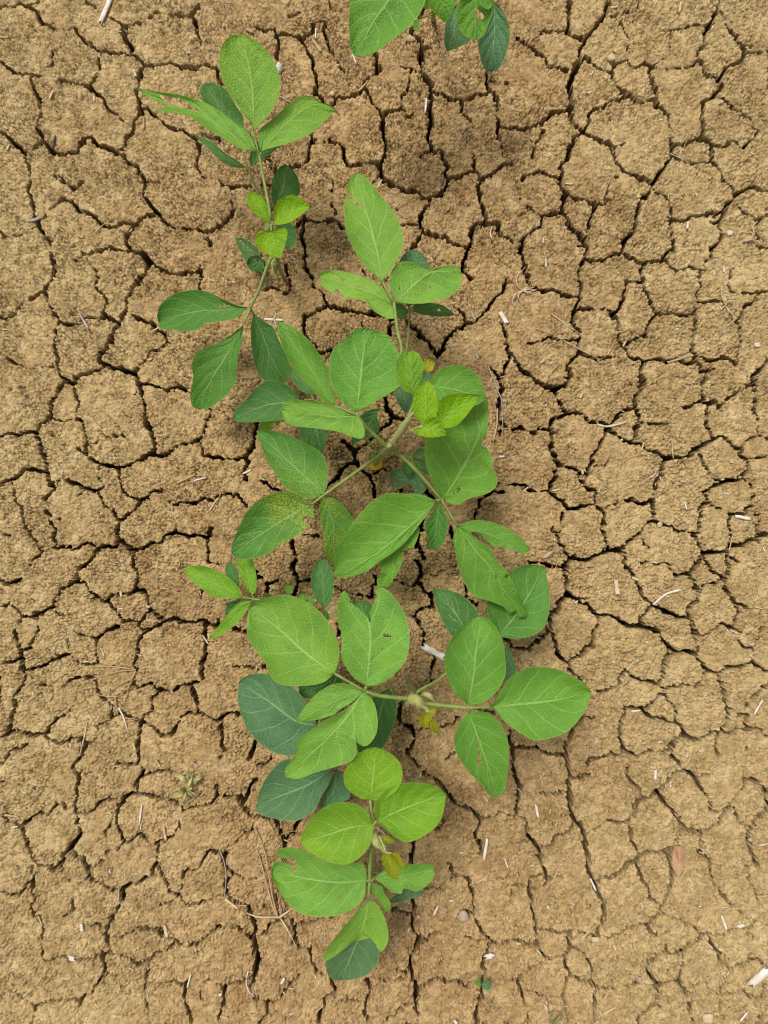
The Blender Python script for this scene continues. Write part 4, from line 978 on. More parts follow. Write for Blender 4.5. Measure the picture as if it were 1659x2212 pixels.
p.leaf('young', 'T11', '1070,1112', '1235,1165', '1110,1060 1170,1045 1210,1080 1225,1120', '1020,1125 1040,1155 1120,1175', 22.2, 22, 'young', cup=0.4)
p.stalk('next', 'T11', '900,1200,17 980,1060,18 1035,910,19', 0.0017, 0.0014, 100)
p.leaf('next', 'T11', '1025,905', '1000,610', '960,870 920,800 905,710 930,650', '1060,830 1085,740 1080,680 1050,630', 19.5, 20.5, 'lime')
p.leaf('next', 'T11', '1060,740', '1160,690', '1075,690 1110,665', '1090,745 1140,745', 18.4, 18, 'olive')
p.leaf('next', 'T11', '1120,840', '1490,930', '1170,750 1270,708 1360,718 1440,780 1480,860', '1180,930 1300,990 1420,970', 18.6, 17.6, 'mid')
p.stalk('deep', 'T11', '850,1260,8 950,1120,8.5 1030,1020,9', 0.001, 0.0009)
p.leaf('deep', 'T11', '1035,1030', '900,860', '960,1010 905,920', '1030,960 1000,890 950,845', 9, 8, 'deep')
p.leaf('deep', 'T11', '1040,880', '1140,760', '1040,820 1080,770', '1090,880 1140,820', 8.5, 8.5, 'deep')
p.stalk('seed', 'T11', '812,1300,6 800,1305,4.6 792,1312,4', 0.001, 0.0009, 20)
p.leaf('seed', 'T11', '790,1312', '780,1390', '740,1330 730,1360 745,1382', '818,1332 812,1372', 4, 3, 'yellow', bites=['755,1335 775,1330 785,1348 770,1362 755,1352'], label='yellow seed leaf with a brown-edged hole')
p.leaf('seed', 'T11', '790,1305', '735,1285', '770,1270 745,1268', '775,1320 745,1312', 6, 6, 'lime')
p.finish()

# ---------------------------------------------------------------- plant at lower middle, spreading right
p = Plant('soybean_plant', 'wide soybean plant below the middle, reaching out left and right over the soil', 'plant', (880, 1462))
p.stem('W', '880,1462,0 884,1475,5 890,1495,11 897,1512,17', 0.0030, 0.0022, fuzz=140)
p.bud('G', '130,560,16 165,555,17.6 195,585,19', 0.0055)
p.bud('G', '190,535,17 215,540,17.5 230,555,17.8', 0.0030)
p.stalk('left', 'T12', '1020,1210,17 930,1205,17.4 800,1190,18 705,1160,18.4', 0.0022, 0.0017, 200)
p.leaf('left', 'F', '625,505', '312,258', '640,460 640,400 600,310 540,250 470,217 420,213 350,230 325,245', '580,540 500,552 420,545 385,515 370,470 340,430 310,390 298,340 302,290', 18.6, 17.6, 'light', mid='520,430 420,340')
p.leaf('left', 'T12', '715,1130', '690,470', '640,1080 580,1000 552,920 555,800 525,690 530,600 560,520', '800,1120 900,1050 970,960 995,850 985,720 950,630 900,560 840,500', 18.8, 19.4, 'light', mid='735,900 735,750',
       bites=['572,470 612,585 660,622 700,660 725,680 735,722 748,702 735,655 762,600 782,550 775,520 806,462 700,380', '820,800 850,795 878,805 850,815', '808,885 838,882 820,898', '615,785 635,790 632,808'], label='leaflet whose tip is eaten to a deep V')
p.leaf('left', 'F', '735,570', '443,890', '690,620 630,665 560,700 480,760 488,790 455,840 440,865', '770,610 785,670 780,730 745,775 712,765 700,738 708,800 680,835 620,855 550,875 490,897', 18.4, 16.4, 'light', mid='650,690 540,800',
       lobes=[('735,570', '480,688', '680,545 620,545 560,580 510,635', '690,612 640,642 620,660 560,677', 18.4, 17.2)], label='leaflet split by a torn notch into two lobes')
p.stalk('right', 'G', '150,565,17 220,572,17.6 300,580,18.2 360,585,18.6', 0.0024, 0.0018, 200)
p.leaf('right', 'G', '362,575', '405,245', '320,540 285,480 272,410 285,350 320,300 365,258', '420,565 470,520 500,460 498,400 490,340 460,280 430,252', 18.6, 19.2, 'mid')
p.leaf('right', 'G', '447,582', '820,525', '470,540 510,480 570,440 630,432 700,445 770,480', '490,630 540,670 600,705 640,705 720,680 780,620 810,560', 18.4, 17.8, 'mid', mid='560,570 690,555')
p.leaf('right', 'G', '362,600', '470,920', '330,640 308,700 320,760 360,820 410,870 440,910', '420,600 460,620 490,660 510,720 510,800 500,880', 18.4, 15.5, 'mid', bites=['402,698 408,740 406,800 394,804 400,745'], label='leaflet with a lengthwise slit')
p.stalk('small', 'F', '830,600,9 700,480,10 520,330,9.5 430,255,9 325,228,9', 0.0013, 0.0011)
p.leaf('small', 'F', '285,222', '60,115', '265,180 220,140 150,108 100,105', '240,228 180,222 130,190 85,150', 9, 8.4, 'lime')
p.leaf('small', 'F', '320,215', '290,75', '285,170 270,120 262,80', '335,190 333,130 318,80', 9, 8.6, 'lime')
p.leaf('small', 'F', '318,235', '155,380', '270,240 215,300 170,360', '300,270 260,320 200,365', 9, 7.6, 'lime')
p.stalk('small2', 'F', '520,330,5 400,270,5 275,232,5', 0.001, 0.0009, 40)
p.leaf('small2', 'F', '268,230', '235,85', '225,150 220,110', '272,170 265,120', 5, 5.4, 'dark')
p.leaf('small2', 'F', '275,232', '218,290', '235,240 220,265', '270,260 240,285', 5, 4, 'dark')
p.leaf('small2', 'F', '460,216', '450,172', '443,200 440,180', '470,200 465,180', 4, 4, 'mid')
p.leaf('small2', 'F', '552,255', '488,216', '520,255 495,235', '545,225 515,210', 4, 4, 'mid', bites=['510,232 525,228 528,240'])
p.leaf('small2', 'F', '372,225', '378,208', '360,222 362,212', '390,222 390,212', 3.6, 3.6, 'dark')
p.stalk('deep', 'F', '860,600,7 700,640,9 565,695,9.8', 0.0015, 0.0012)
p.leaf('deep', 'F', '560,700', '268,545', '540,640 480,565 390,510 320,508 280,525', '540,740 500,780 470,812 400,800 340,760 295,700 268,620', 10, 9, 'deep', mid='480,680 370,600')
p.leaf('deep', 'H', '380,430', '97,570', '300,400 210,395 150,440 110,510', '370,480 340,530 310,590 240,625 160,615 110,600', 9.4, 7.4, 'deep', mid='290,490 190,530')
p.leaf('deep', 'H', '395,430', '350,575', '370,480 335,560', '430,480 445,535 400,560', 8.6, 7, 'deep')
p.leaf('deep', 'H', '590,130', '478,372', '530,170 520,250 465,330', '615,180 617,230 595,300 560,355', 10.4, 9, 'dark')
p.leaf('deep', 'F', '640,500', '495,590', '580,530 500,545', '655,560 570,602', 8.5, 8, 'dark')
p.stalk('oval', 'F', '850,580,6 760,420,8 640,290,8.8 595,268,9', 0.001, 0.0009, 60)
p.leaf('oval', 'F', '588,262', '580,78', '560,235 537,180 545,120 560,90', '610,240 622,190 618,130 600,90', 9, 8.6, 'dark')
p.leaf('oval', 'F', '590,272', '602,308', '580,285 588,300', '604,285 606,300', 8.8, 8.4, 'dark')
p.leaf('oval', 'F', '750,330', '715,236', '690,300 690,250', '780,310 775,260 745,237', 8, 8.4, 'dark')
p.stalk('far', 'G', '150,560,11 180,520,12 270,465,11 380,335,10', 0.0017, 0.0013, 100)
p.leaf('far', 'G', '380,335', '230,140', '330,330 300,318 270,270 240,200', '410,280 400,235 350,175 290,148', 10, 9.4, 'dark')
p.leaf('far', 'G', '470,320', '642,58', '430,220 450,150 500,90 570,55', '540,328 610,312 650,270 665,190 655,110', 9.6, 8.6, 'green', mid='530,250 600,140')
p.leaf('far', 'G', '475,500', '505,358', '485,430 492,380', '538,455 522,380', 9, 9.4, 'deep')
p.stalk('tip', 'G', '180,570,18.6 205,590,19.8 215,600,20.4', 0.0013, 0.001, 120, FUZZ)
p.leaf('tip', 'G', '205,598', '198,662', '182,612 178,645', '228,612 215,650', 20.4, 19.4, 'olive', cup=0.7)
p.leaf('tip', 'G', '222,622', '250,687', '212,648 232,676', '244,640 254,668', 20.2, 19, 'olive', cup=0.7)
p.leaf('tip', 'G', '212,600', '240,590', '220,585 232,582', '222,610 238,605', 20.4, 20.6, 'olive', cup=0.7)
p.finish()

# ---------------------------------------------------------------- plant at the bottom
p = Plant('soybean_plant', 'lowest soybean plant, with rounded yellow-edged top leaves and a bottom leaf with painted sky reflection', 'plant', (806, 1668))
p.stem('W', '806,1668,0 805,1690,4 803,1720,9 801,1760,14 806,1790,17', 0.0028, 0.0020, fuzz=120)
p.bud('H', '530,660,16 545,705,17.5 580,725,18.6', 0.0045)
p.stalk('top', 'H', '540,720,16.5 532,680,16.6 530,640,16.8', 0.0023, 0.0019, 160)
p.leaf('top', 'H', '520,548', '540,350', '480,540 430,500 422,450 450,400 500,360', '570,545 620,510 640,460 630,410 590,370', 17, 18, 'lime')
p.leaf('top', 'H', '545,625', '802,525', '535,570 560,530 600,500 650,483 720,485 770,500', '580,660 620,690 660,705 720,680 770,640 795,580', 17, 16.6, 'lime', mid='640,580 720,550')
p.leaf('top', 'H', '530,638', '262,705', '510,590 460,560 400,556 340,580 290,630 265,680', '530,680 510,730 470,770 420,788 370,780 310,750 270,720', 17, 16.4, 'lime', mid='440,650 350,680', mott=0.25)
p.stalk('low', 'T13', '770,440,15 755,500,14.6 740,620,14 738,740,13.4', 0.0022, 0.0017, 140)
p.leaf('low', 'T13', '720,725', '100,660', '710,650 680,610 600,620 530,630 420,590 330,540 240,515 170,520 135,545', '710,800 680,870 600,930 500,960 380,965 280,940 200,870 150,800 105,720', 13.4, 12, 'light', mid='560,740 400,725 250,700',
       bites=['100,560 150,572 190,588 240,580 258,600 252,650 278,698 235,652 215,622 160,608 125,608 90,590'], label='broad leaflet with a bitten notch at its outer end')
p.leaf('low', 'T13', '765,715', '1150,650', '800,680 900,640 1000,622 1140,625', '830,760 870,800 940,815 960,780 1040,800 1110,760 1160,690', 13.4, 12.4, 'light',
       lobes=[('750,740', '870,935', '750,790 790,860 840,930', '800,760 820,770 830,810 870,870', 13.2, 11.5)])
p.leaf('low', 'T13', '728,855', '655,1122', '660,920 560,1040 460,1170 442,1250 540,1200 620,1135', '780,880 830,960 858,1060 850,1140 805,1190 770,1105', 13, 11, 'light', mid='705,980', label='light green upper half of the bottom leaflet')
p.leaf('low', 'T13', '690,1050', '550,1377', '560,1130 470,1210 450,1260 465,1340 510,1375', '780,1090 800,1200 780,1280 720,1340 640,1368', 10.8, 8, 'deep', mid='640,1160 590,1280', label='lower half of the bottom leaflet, sky reflection painted bluish')  # folded-down tip: its sky reflection is painted in as a bluish leaf colour
p.stalk('under', 'T13', '745,500,8 800,700,7 850,855,6', 0.0011, 0.0009, 40)
p.leaf('under', 'T13', '855,862', '1088,800', '960,790 1040,788', '900,875 1000,848 1070,830', 6, 5.6, 'deep')
p.stalk('tip', 'T13', '800,490,18.4 825,530,19.4 845,548,20', 0.0014, 0.0011, 140, FUZZ)
p.leaf('tip', 'T13', '848,548', '920,722', '815,570 828,640 868,705', '905,590 925,660', 20, 19, 'olive', cup=0.7)
p.leaf('tip', 'T13', '880,552', '975,645', '888,610 930,637', '912,545 952,600', 20, 19.4, 'olive', cup=0.7)
p.leaf('tip', 'T13', '800,440', '905,478', '830,470 870,490', '840,435 880,455', 19.6, 19, 'olive', cup=0.5)
p.finish()

# ---------------------------------------------------------------- plant cut by the top edge
p = Plant('soybean_plant', 'soybean plant cut off by the top edge of the picture', 'plant', (935, 45))
p.stem('T10', '1150,135,0 1150,80,5 1150,0,11 1155,-90,17', 0.0028, 0.002)
p.stalk('left', 'T10', '1155,-60,16 1060,-130,18 925,-115,19', 0.002, 0.0016)
p.leaf('left', 'T10', '920,-110', '655,370', '720,-120 615,-30 604,100 605,220 618,330', '1090,-60 1085,40 1030,130 960,200 880,260 800,320 720,365', 19, 17.5, 'mid', mid='850,10 740,170')
p.leaf('left', 'T10', '1110,-50', '1108,62', '1070,-10 1085,45', '1150,-10 1135,45', 14.5, 13.5, 'lime')
p.stalk('right', 'T10', '1155,-60,16 1300,-120,18 1420,-90,18.5', 0.002, 0.0016)
p.leaf('right', 'T10', '1190,-80', '1222,145', '1120,-30 1120,30 1160,90', '1300,-30 1290,30 1255,110', 17, 15.4, 'mid')
p.leaf('right', 'T10', '1420,-60', '1430,258', '1310,20 1297,100 1310,180 1360,240', '1540,-10 1530,80 1510,150 1480,220 1450,250', 18.4, 16.4, 'mid', bites=['1420,55 1450,75 1482,108 1462,126 1438,118 1415,85'], label='leaflet with a ragged hole near its edge')
p.leaf('right', 'T10', '1470,-80', '1540,30', '1420,-20 1440,20 1500,60', '1530,-40 1545,0', 18.8, 18, 'mid')
p.stalk('low', 'T10', '1160,0,9 1300,-10,12 1420,10,13', 0.0015, 0.0011)
p.leaf('low', 'T10', '1300,30', '1240,335', '1250,60 1225,180 1222,280', '1350,180 1392,260 1310,305', 12.4, 11, 'deep')
p.leaf('low', 'T10', '1540,10', '1520,465', '1490,150 1440,260 1455,380 1485,450', '1600,70 1640,170 1640,280 1600,400 1560,455', 13.4, 11.5, 'deep', mid='1545,200')
p.leaf('low', 'T10', '1060,120', '1020,195', '1030,130 1015,165', '1060,160 1045,190', 4, 3.4, 'mid')
p.finish()

# ---------------------------------------------------------------- litter on the soil
def straw_mat(name, c1, c2):
    return plain_mat(name, c1, c2, 90.0, 0.75, 0.2, None, 0.0004)


SM = {'white': straw_mat('bleached_straw', (0.50, 0.44, 0.36), (0.68, 0.63, 0.55)),
      'cream': straw_mat('cream_straw', (0.44, 0.33, 0.19), (0.58, 0.46, 0.30)),
      'tan': straw_mat('tan_straw', (0.34, 0.22, 0.11), (0.46, 0.32, 0.17)),
      'pinkish': straw_mat('pinkish_straw', (0.38, 0.24, 0.16), (0.55, 0.39, 0.28)),
      'grey': straw_mat('grey_twig', (0.24, 0.20, 0.17), (0.40, 0.35, 0.30)),
      'dark': straw_mat('dark_twig', (0.035, 0.032, 0.035), (0.10, 0.09, 0.085)),
      'brown': straw_mat('brown_bark', (0.17, 0.10, 0.06), (0.27, 0.17, 0.10))}


def row_word(y):
    f = y / 2212
    for lim, w in ((.06, 'along the top edge'), (.17, 'near the top'), (.30, 'high up'), (.42, 'above mid-height'), (.55, 'at mid-height'),
                   (.67, 'below mid-height'), (.80, 'low down'), (.93, 'near the bottom'), (9, 'along the bottom edge')):
        if f < lim:
            return w


def col_word(x):
    f = x / 1659
    for lim, w in ((.10, 'at the far left'), (.22, 'on the left'), (.36, 'just left of the plants'), (.56, 'among the plants'),
                   (.70, 'just right of the plants'), (.86, 'on the right'), (9, 'at the far right')):
        if f < lim:
            return w


LITTER = []      # (object, stem of the label, x, y)


def remember(o, head, cat, group, x, y):
    o['category'] = cat
    o['group'] = group
    LITTER.append((o, '%s lying %s %s' % (head, row_word(y), col_word(x)), x, y))


def lie(path, lift):
    out = []
    for q in path:
        z = ground_z(q)
        out.append(unproj(q, z + lift))
    return out


def add_straw(view, path, width, col, cat='straw'):
    P = vp(view, path)
    k = VIEW[view][2]
    r = max(0.00035, width * k * S * 0.5)
    n = 10 if len(P) > 2 else 6
    C = spline(P, n)
    jit = np.random.RandomState(len(LITTER) + 3)
    # a stiff piece rests on the highest crumbs under it
    zz = np.array([ground_z(c) for c in C])
    zz = np.interp(np.arange(n), [0, n - 1], [max(zz[:n // 2].max(), zz[0]), max(zz[n // 2:].max(), zz[-1])]) if len(P) == 2 else np.maximum(zz, zz.mean())
    W = [np.array(unproj(c, z + r * 0.55)) for c, z in zip(C, zz)]
    W = np.array(W)
    T = np.gradient(W, axis=0)
    T /= np.linalg.norm(T, axis=1)[:, None] + 1e-9
    big = r > 0.0024
    sides = 12 if big else 7
    flat = jit.uniform(0.45, 0.8)
    V, F = [], []
    for i in range(n):
        a = np.cross(T[i], (0, 0, 1.0))
        a /= np.linalg.norm(a) + 1e-9
        b = np.cross(a, T[i])
        rr = r * (1 + jit.uniform(-.14, .14)) * (0.72 if i in (0, n - 1) and not big else 1)
        for s in range(sides):
            an = 2 * math.pi * s / sides
            end = T[i] * (jit.uniform(-1, 1) * r * 0.9 if i in (0, n - 1) else 0)
            V.append(tuple(W[i] + end + rr * (math.cos(an) * a + flat * math.sin(an) * b) * jit.uniform(.9, 1.08)))
    for i in range(n - 1):
        for s in range(sides):
            a0, a1 = i * sides + s, i * sides + (s + 1) % sides
            F.append((a0, a1, a1 + sides, a0 + sides))
    if big:                               # hollow culm: the bore runs in from both ends
        for i in (0, n - 1):
            o = len(V)
            c = W[i]
            d = T[i] if i == 0 else -T[i]
            for s in range(sides):
                V.append(tuple(c + (np.array(V[i * sides + s]) - c) * 0.66))
            for s in range(sides):
                V.append(tuple(np.array(V[o + s]) + d * r * 1.6))
            for s in range(sides):
                t = (s + 1) % sides
                e0, e1 = i * sides + s, i * sides + t
                F.append((e0, o + s, o + t, e1))
                F.append((o + s, o + sides + s, o + sides + t, o + t))
            F.append(tuple(range(o + sides, o + 2 * sides)))
    else:
        F.append(tuple(range(sides))[::-1])
        F.append(tuple(range((n - 1) * sides, n * sides)))
    c = W.mean(0)
    o = mesh_obj('straw_piece' if cat == 'straw' else cat, (np.array(V) - c).tolist(), F, SM[col], loc=c)
    L = sum(math.dist(P[i], P[i + 1]) for i in range(len(P) - 1))
    wpx = width * k
    size = 'tiny' if L < 13 else 'short' if L < 26 else 'mid-length' if L < 45 else 'long'
    if wpx > 6:
        size = 'thick ' + size
    dx, dy = abs(P[-1][0] - P[0][0]), abs(P[-1][1] - P[0][1])
    tilt = 'level' if dy < dx * 0.45 else 'upright' if dx < dy * 0.45 else 'slanting'
    m = C[n // 2]
    name = {'white': 'bleached white', 'cream': 'cream', 'tan': 'tan', 'pinkish': 'pinkish', 'grey': 'grey', 'dark': 'blackish', 'brown': 'brown'}[col]
    bent = 'curved ' if len(P) > 2 else ''
    remember(o, '%s %s%s %s' % (size, bent, name, 'straw' if cat == 'straw' else cat), cat, 'straw and twig fragments scattered on the soil', m[0], m[1])
    return o


STRAWS = {
'T00': 'white 32 716,-8 650,142|dark 18 358,878 336,968|tan 13 0,240 55,240|cream 18 868,450 880,495|cream 14 342,590 320,640|tan 12 932,770 930,835|tan 10 70,808 130,822|cream 12 22,818 50,836|cream 14 44,972 58,940|grey 20 180,1430 220,1425 255,1412|tan 18 495,1524 545,1540|white 9 611,622 608,655|tan 20 1600,190 1642,210',
'T10': 'white 10 389,180 384,245|tan 18 365,255 420,330|tan 13 665,590 716,535|white 14 1105,635 1096,730|grey 8 150,620 225,665|cream 10 785,1220 816,1165|cream 9 1530,1470 1518,1510 1527,1545|tan 8 1235,1366 1256,1344|white 9 625,355 648,405',
'T20': 'cream 14 640,50 685,42|cream 12 1095,10 1085,78|cream 11 345,1188 392,1192|white 16 1141,1442 1135,1482|cream 10 885,1608 902,1570|pinkish 14 1500,1562 1560,1550|tan 8 1620,1110 1650,1062|cream 9 115,890 136,910|white 9 205,1545 200,1575|cream 9 1545,988 1572,1000|pinkish 10 1540,1496 1570,1526|white 9 525,460 518,478 508,484|tan 9 1090,500 1085,520|white 10 1190,1250 1200,1266|cream 8 580,1490 605,1505',
'T11': 'white 15 50,408 178,416|grey 10 1375,300 1420,425|white 28 1585,368 1626,436|grey 9 1410,595 1440,670|tan 8 1580,788 1620,776|white 14 1575,1300 1612,1300|cream 22 535,1336 578,1332|cream 8 1352,638 1368,630',
'T21': 'white 10 220,20 221,72|cream 9 272,46 290,44|white 11 1371,75 1376,106|pinkish 20 184,692 216,670|cream 12 244,702 266,684|cream 14 720,585 738,550|tan 15 1010,690 1155,645|cream 13 444,920 458,888|brown 19 1060,882 1061,930|cream 15 552,1092 620,1104 745,1074|cream 11 838,1262 856,1205|cream 6 1035,1180 1045,1312|pinkish 9 920,1380 931,1405 905,1436|cream 15 455,1384 460,1416|cream 11 260,1522 312,1510|white 10 1118,1588 1132,1642|white 12 705,1188 718,1192|cream 8 1410,1335 1432,1340|tan 10 1140,826 1205,818|tan 10 1498,888 1510,862|white 10 1318,518 1322,505|cream 8 688,104 694,118|cream 9 620,640 640,600',
'T01': 'grey 15 512,368 572,470|tan 13 780,132 806,116|tan 17 1148,1470 1262,1418|white 11 1258,1456 1336,1434|white 13 1572,1412 1630,1384|tan 13 1110,1600 1116,1652|pinkish 11 1355,1655 1385,1610 1412,1568|cream 10 14,475 50,476|cream 13 955,676 986,664|tan 9 480,1152 516,1135|tan 10 1265,0 1325,32|tan 8 590,850 615,882|cream 8 730,1000 745,990|tan 9 992,845 1000,878',
'T02': 'cream 11 652,878 676,934|brown 15 428,828 436,882|cream 13 862,1500 876,1546|tan 15 1106,1150 1122,1182|tan 6 1225,316 1305,314|cream 16 780,514 786,546|pinkish 9 562,1360 550,1440 515,1580|cream 11 1313,800 1352,858|cream 14 950,612 972,616|cream 11 648,20 666,0|tan 8 68,692 118,694|cream 8 1164,330 1160,348|pinkish 12 1240,1620 1285,1650|cream 9 1008,1600 1040,1655|tan 8 1042,498 1098,494|tan 7 1420,305 1428,340',
'T12': 'white 42 1088,872 1222,945|pinkish 9 1195,1415 1222,1416 1232,1490 1180,1540|cream 8 1098,1568 1110,1610|tan 8 130,412 182,380|white 14 470,650 512,646|white 13 525,820 545,812|tan 9 1210,1170 1226,1150|cream 12 705,410 715,396|cream 8 385,300 440,262',
'T22': 'white 25 1448,26 1536,42|tan 8 1430,150 1405,262|pinkish 25 204,298 262,258|cream 30 672,438 686,542|cream 19 778,424 820,442|white 17 914,602 1000,532 1096,504|tan 9 1588,460 1600,545|tan 17 712,906 802,880|cream 11 800,968 828,958|cream 17 650,970 672,980|white 13 770,1292 832,1286|white 13 1570,1312 1622,1220|cream 15 1074,1090 1096,1106|cream 11 1414,764 1468,790|cream 9 1034,130 1040,178|white 13 408,592 428,574|tan 7 1558,488 1570,542|white 15 868,842 884,848|tan 8 946,1164 1080,1176|pinkish 13 488,664 536,670|cream 9 870,1420 902,1398|white 10 948,1494 970,1484|tan 11 1378,928 1386,958|cream 9 785,98 802,108|cream 9 498,182 530,188|tan 12 1242,820 1262,798|pinkish 10 1255,690 1280,680|cream 8 1570,615 1630,628|tan 10 970,1395 990,1410|cream 12 848,1502 868,1495|cream 8 414,350 430,348|cream 8 740,1030 790,970',
'T03': 'white 11 918,250 904,356|cream 9 916,356 910,402|tan 15 24,305 122,316|white 9 76,386 116,379|cream 8 74,50 120,34|white 24 528,1018 532,1056|cream 24 1066,1020 1082,1096|white 30 450,1230 486,1242|pinkish 19 1060,388 1076,468|cream 9 484,862 516,850|white 11 1236,1340 1212,1426|tan 15 248,960 272,1024|cream 12 1220,912 1262,904|white 20 1422,1470 1438,1468|cream 17 1460,850 1542,912|grey 8 772,758 768,860|cream 15 682,262 700,258|pinkish 14 1152,402 1164,390|cream 9 1110,648 1142,646|dark 12 218,126 226,140|white 12 1012,268 1018,270|tan 9 826,930 832,970|pinkish 10 1055,1120 1068,1095|cream 8 835,1295 865,1310|tan 10 768,1370 778,1450|pinkish 12 1440,1605 1480,1625|cream 9 1335,1365 1350,1345|tan 9 1540,890 1600,892',
'T13': 'white 22 1500,455 1478,592|cream 9 1440,742 1488,708|white 13 1152,952 1178,900|cream 15 1046,958 1064,974|cream 16 984,1062 1000,1030|white 36 1488,1226 1536,1214|white 9 1612,588 1622,615 1630,645|cream 7 1264,425 1268,458|tan 10 1182,490 1204,560|white 10 1322,552 1344,548|white 18 162,1402 186,1360|white 14 382,1352 392,1360|white 22 1278,1632 1300,1652|cream 9 1268,1050 1274,1034|pinkish 13 1290,1105 1330,1138|white 9 1250,862 1280,860|tan 12 1130,600 1140,560|cream 9 1255,670 1262,682|white 9 785,388 840,432|pinkish 13 1478,182 1502,216|cream 8 1255,1535 1285,1510|cream 8 300,1140 305,1120|grey 9 1195,1215 1205,1250|cream 9 1545,1160 1555,1180',
'T23': 'white 19 931,12 929,74|white 10 1024,88 1029,126|white 19 155,240 170,318|white 14 508,718 544,794|cream 13 958,364 972,390|cream 13 728,792 764,778|white 7 834,868 849,912|tan 8 733,868 742,918 798,946|white 17 1358,956 1392,1050|white 24 1458,1032 1504,1018|cream 13 1262,1132 1302,1172|white 52 1546,1402 1664,1304|cream 13 592,1594 672,1552|white 15 1478,1642 1528,1582|cream 17 658,1148 676,1182|white 12 230,890 238,912|tan 9 1266,804 1334,764|cream 15 1600,506 1662,488|cream 10 448,1112 500,1060|cream 8 240,300 252,268|white 9 1608,1098 1622,1122|white 8 28,1140 60,1140|cream 9 280,378 292,355|tan 9 755,545 790,528|pinkish 10 1380,1366 1395,1384|cream 9 815,975 830,955|white 12 1582,150 1592,160|cream 9 470,330 484,322|tan 9 740,68 752,78|cream 8 1490,296 1535,296|white 9 1210,902 1228,895|tan 9 136,1372 142,1410|cream 9 745,1540 745,1520|pinkish 8 1210,1290 1245,1240'}
for view, txt in STRAWS.items():
    for ln in txt.split('|'):
        f = ln.split(' ', 2)
        add_straw(view, f[2], float(f[1]), f[0], 'twig' if f[0] in ('dark', 'grey', 'brown') else 'straw')


# ---------------------------------------------------------------- pebbles, shell, seed husk
def stone_mat(name, c1, c2, sc):
    return plain_mat(name, c1, c2, sc, 0.85, 0.2, None, 0.0006)


PM = {'pale': stone_mat('pale_pebble', (0.42, 0.31, 0.18), (0.53, 0.42, 0.27), 150.0),
      'white': stone_mat('white_pebble', (0.48, 0.41, 0.31), (0.60, 0.53, 0.42), 150.0),
      'speckled': stone_mat('speckled_shell', (0.25, 0.24, 0.21), (0.72, 0.70, 0.66), 420.0),
      'brown': stone_mat('brown_pebble', (0.30, 0.21, 0.13), (0.42, 0.31, 0.21), 200.0),
      'grey': stone_mat('grey_pebble', (0.28, 0.22, 0.15), (0.40, 0.33, 0.24), 200.0)}


def blob(r, seed, sq=(1, 1, 0.7), rough=0.12):
    rs = np.random.RandomState(seed)
    V, F = [], []
    nu, nv = 14, 9
    ph = rs.rand(6) * 6.28
    for j in range(nv + 1):
        th = math.pi * j / nv
        for i in range(nu):
            a = 2 * math.pi * i / nu
            d = np.array([math.sin(th) * math.cos(a), math.sin(th) * math.sin(a), math.cos(th)])
            k = 1 + rough * (math.sin(2.3 * d[0] * 2 + ph[0]) + math.sin(3 * d[1] * 2 + ph[1]) + math.sin(2.7 * d[2] * 2 + ph[2] + 2 * d[0])) / 2
            V.append(tuple(d * k * r * np.array(sq)))
    for j in range(nv):
        for i in range(nu):
            a, b = j * nu + i, j * nu + (i + 1) % nu
            F.append((a, a + nu, b + nu, b))
    return V, F


for n, (view, x, y, rad, col, sq, head, cat) in enumerate([
        ('T10', 150, 440, 29, 'speckled', (.82, 1.1, .8), 'speckled grey-white shell', 'shell'),
        ('T20', 645, 375, 24, 'pale', (1.1, 1, .6), 'round pale pebble', 'pebble'),
        ('T20', 1412, 1510, 19, 'white', (1, 1, .7), 'round white pebble', 'pebble'),
        ('T10', 480, 1210, 20, 'brown', (.9, 1.1, .5), 'flat brown pebble', 'pebble'),
        ('T01', 865, 877, 18, 'pale', (1, 1.1, .6), 'small pale pebble', 'pebble'),
        ('T21', 1590, 576, 19, 'white', (1.1, .9, .6), 'small white pebble', 'pebble'),
        ('T22', 958, 82, 18, 'pale', (1, 1, .7), 'small round pale pebble', 'pebble'),
        ('T13', 1345, 965, 37, 'grey', (1, 1.05, .7), 'large round grey pebble', 'pebble'),
        ('T23', 542, 1112, 24, 'pale', (1.2, .8, .6), 'pale tan pebble', 'pebble'),
        ('T23', 826, 1370, 15, 'grey', (1, 1.2, .6), 'small grey pebble', 'pebble'),
        ('T23', 1270, 1622, 38, 'pale', (1, .9, .6), 'large flat tan pebble', 'pebble'),
        ('T10', 1000, 255, 26, 'brown', (1.2, .8, .6), 'angular pinkish-brown pebble', 'pebble'),
        ('T22', 276, 180, 9, 'white', (1, 1, .8), 'tiny white pebble', 'pebble'),
        ('T23', 1545, 465, 16, 'grey', (1.1, .9, .7), 'dark grey pebble', 'pebble'),
        ('T10', 495, 607, 16, 'pale', (1, 1, .7), 'small tan pebble', 'pebble')]):
    q = vp(view, '%f,%f' % (x, y))[0]
    r = rad * K1 * S
    V, F = blob(r, 300 + n, sq)
    o = mesh_obj('snail_shell' if cat == 'shell' else 'pebble', V, F, PM[col], loc=unproj(q, ground_z(q) + r * sq[2] * 0.45))
    remember(o, head, cat, 'pebbles lying on the soil', *q)

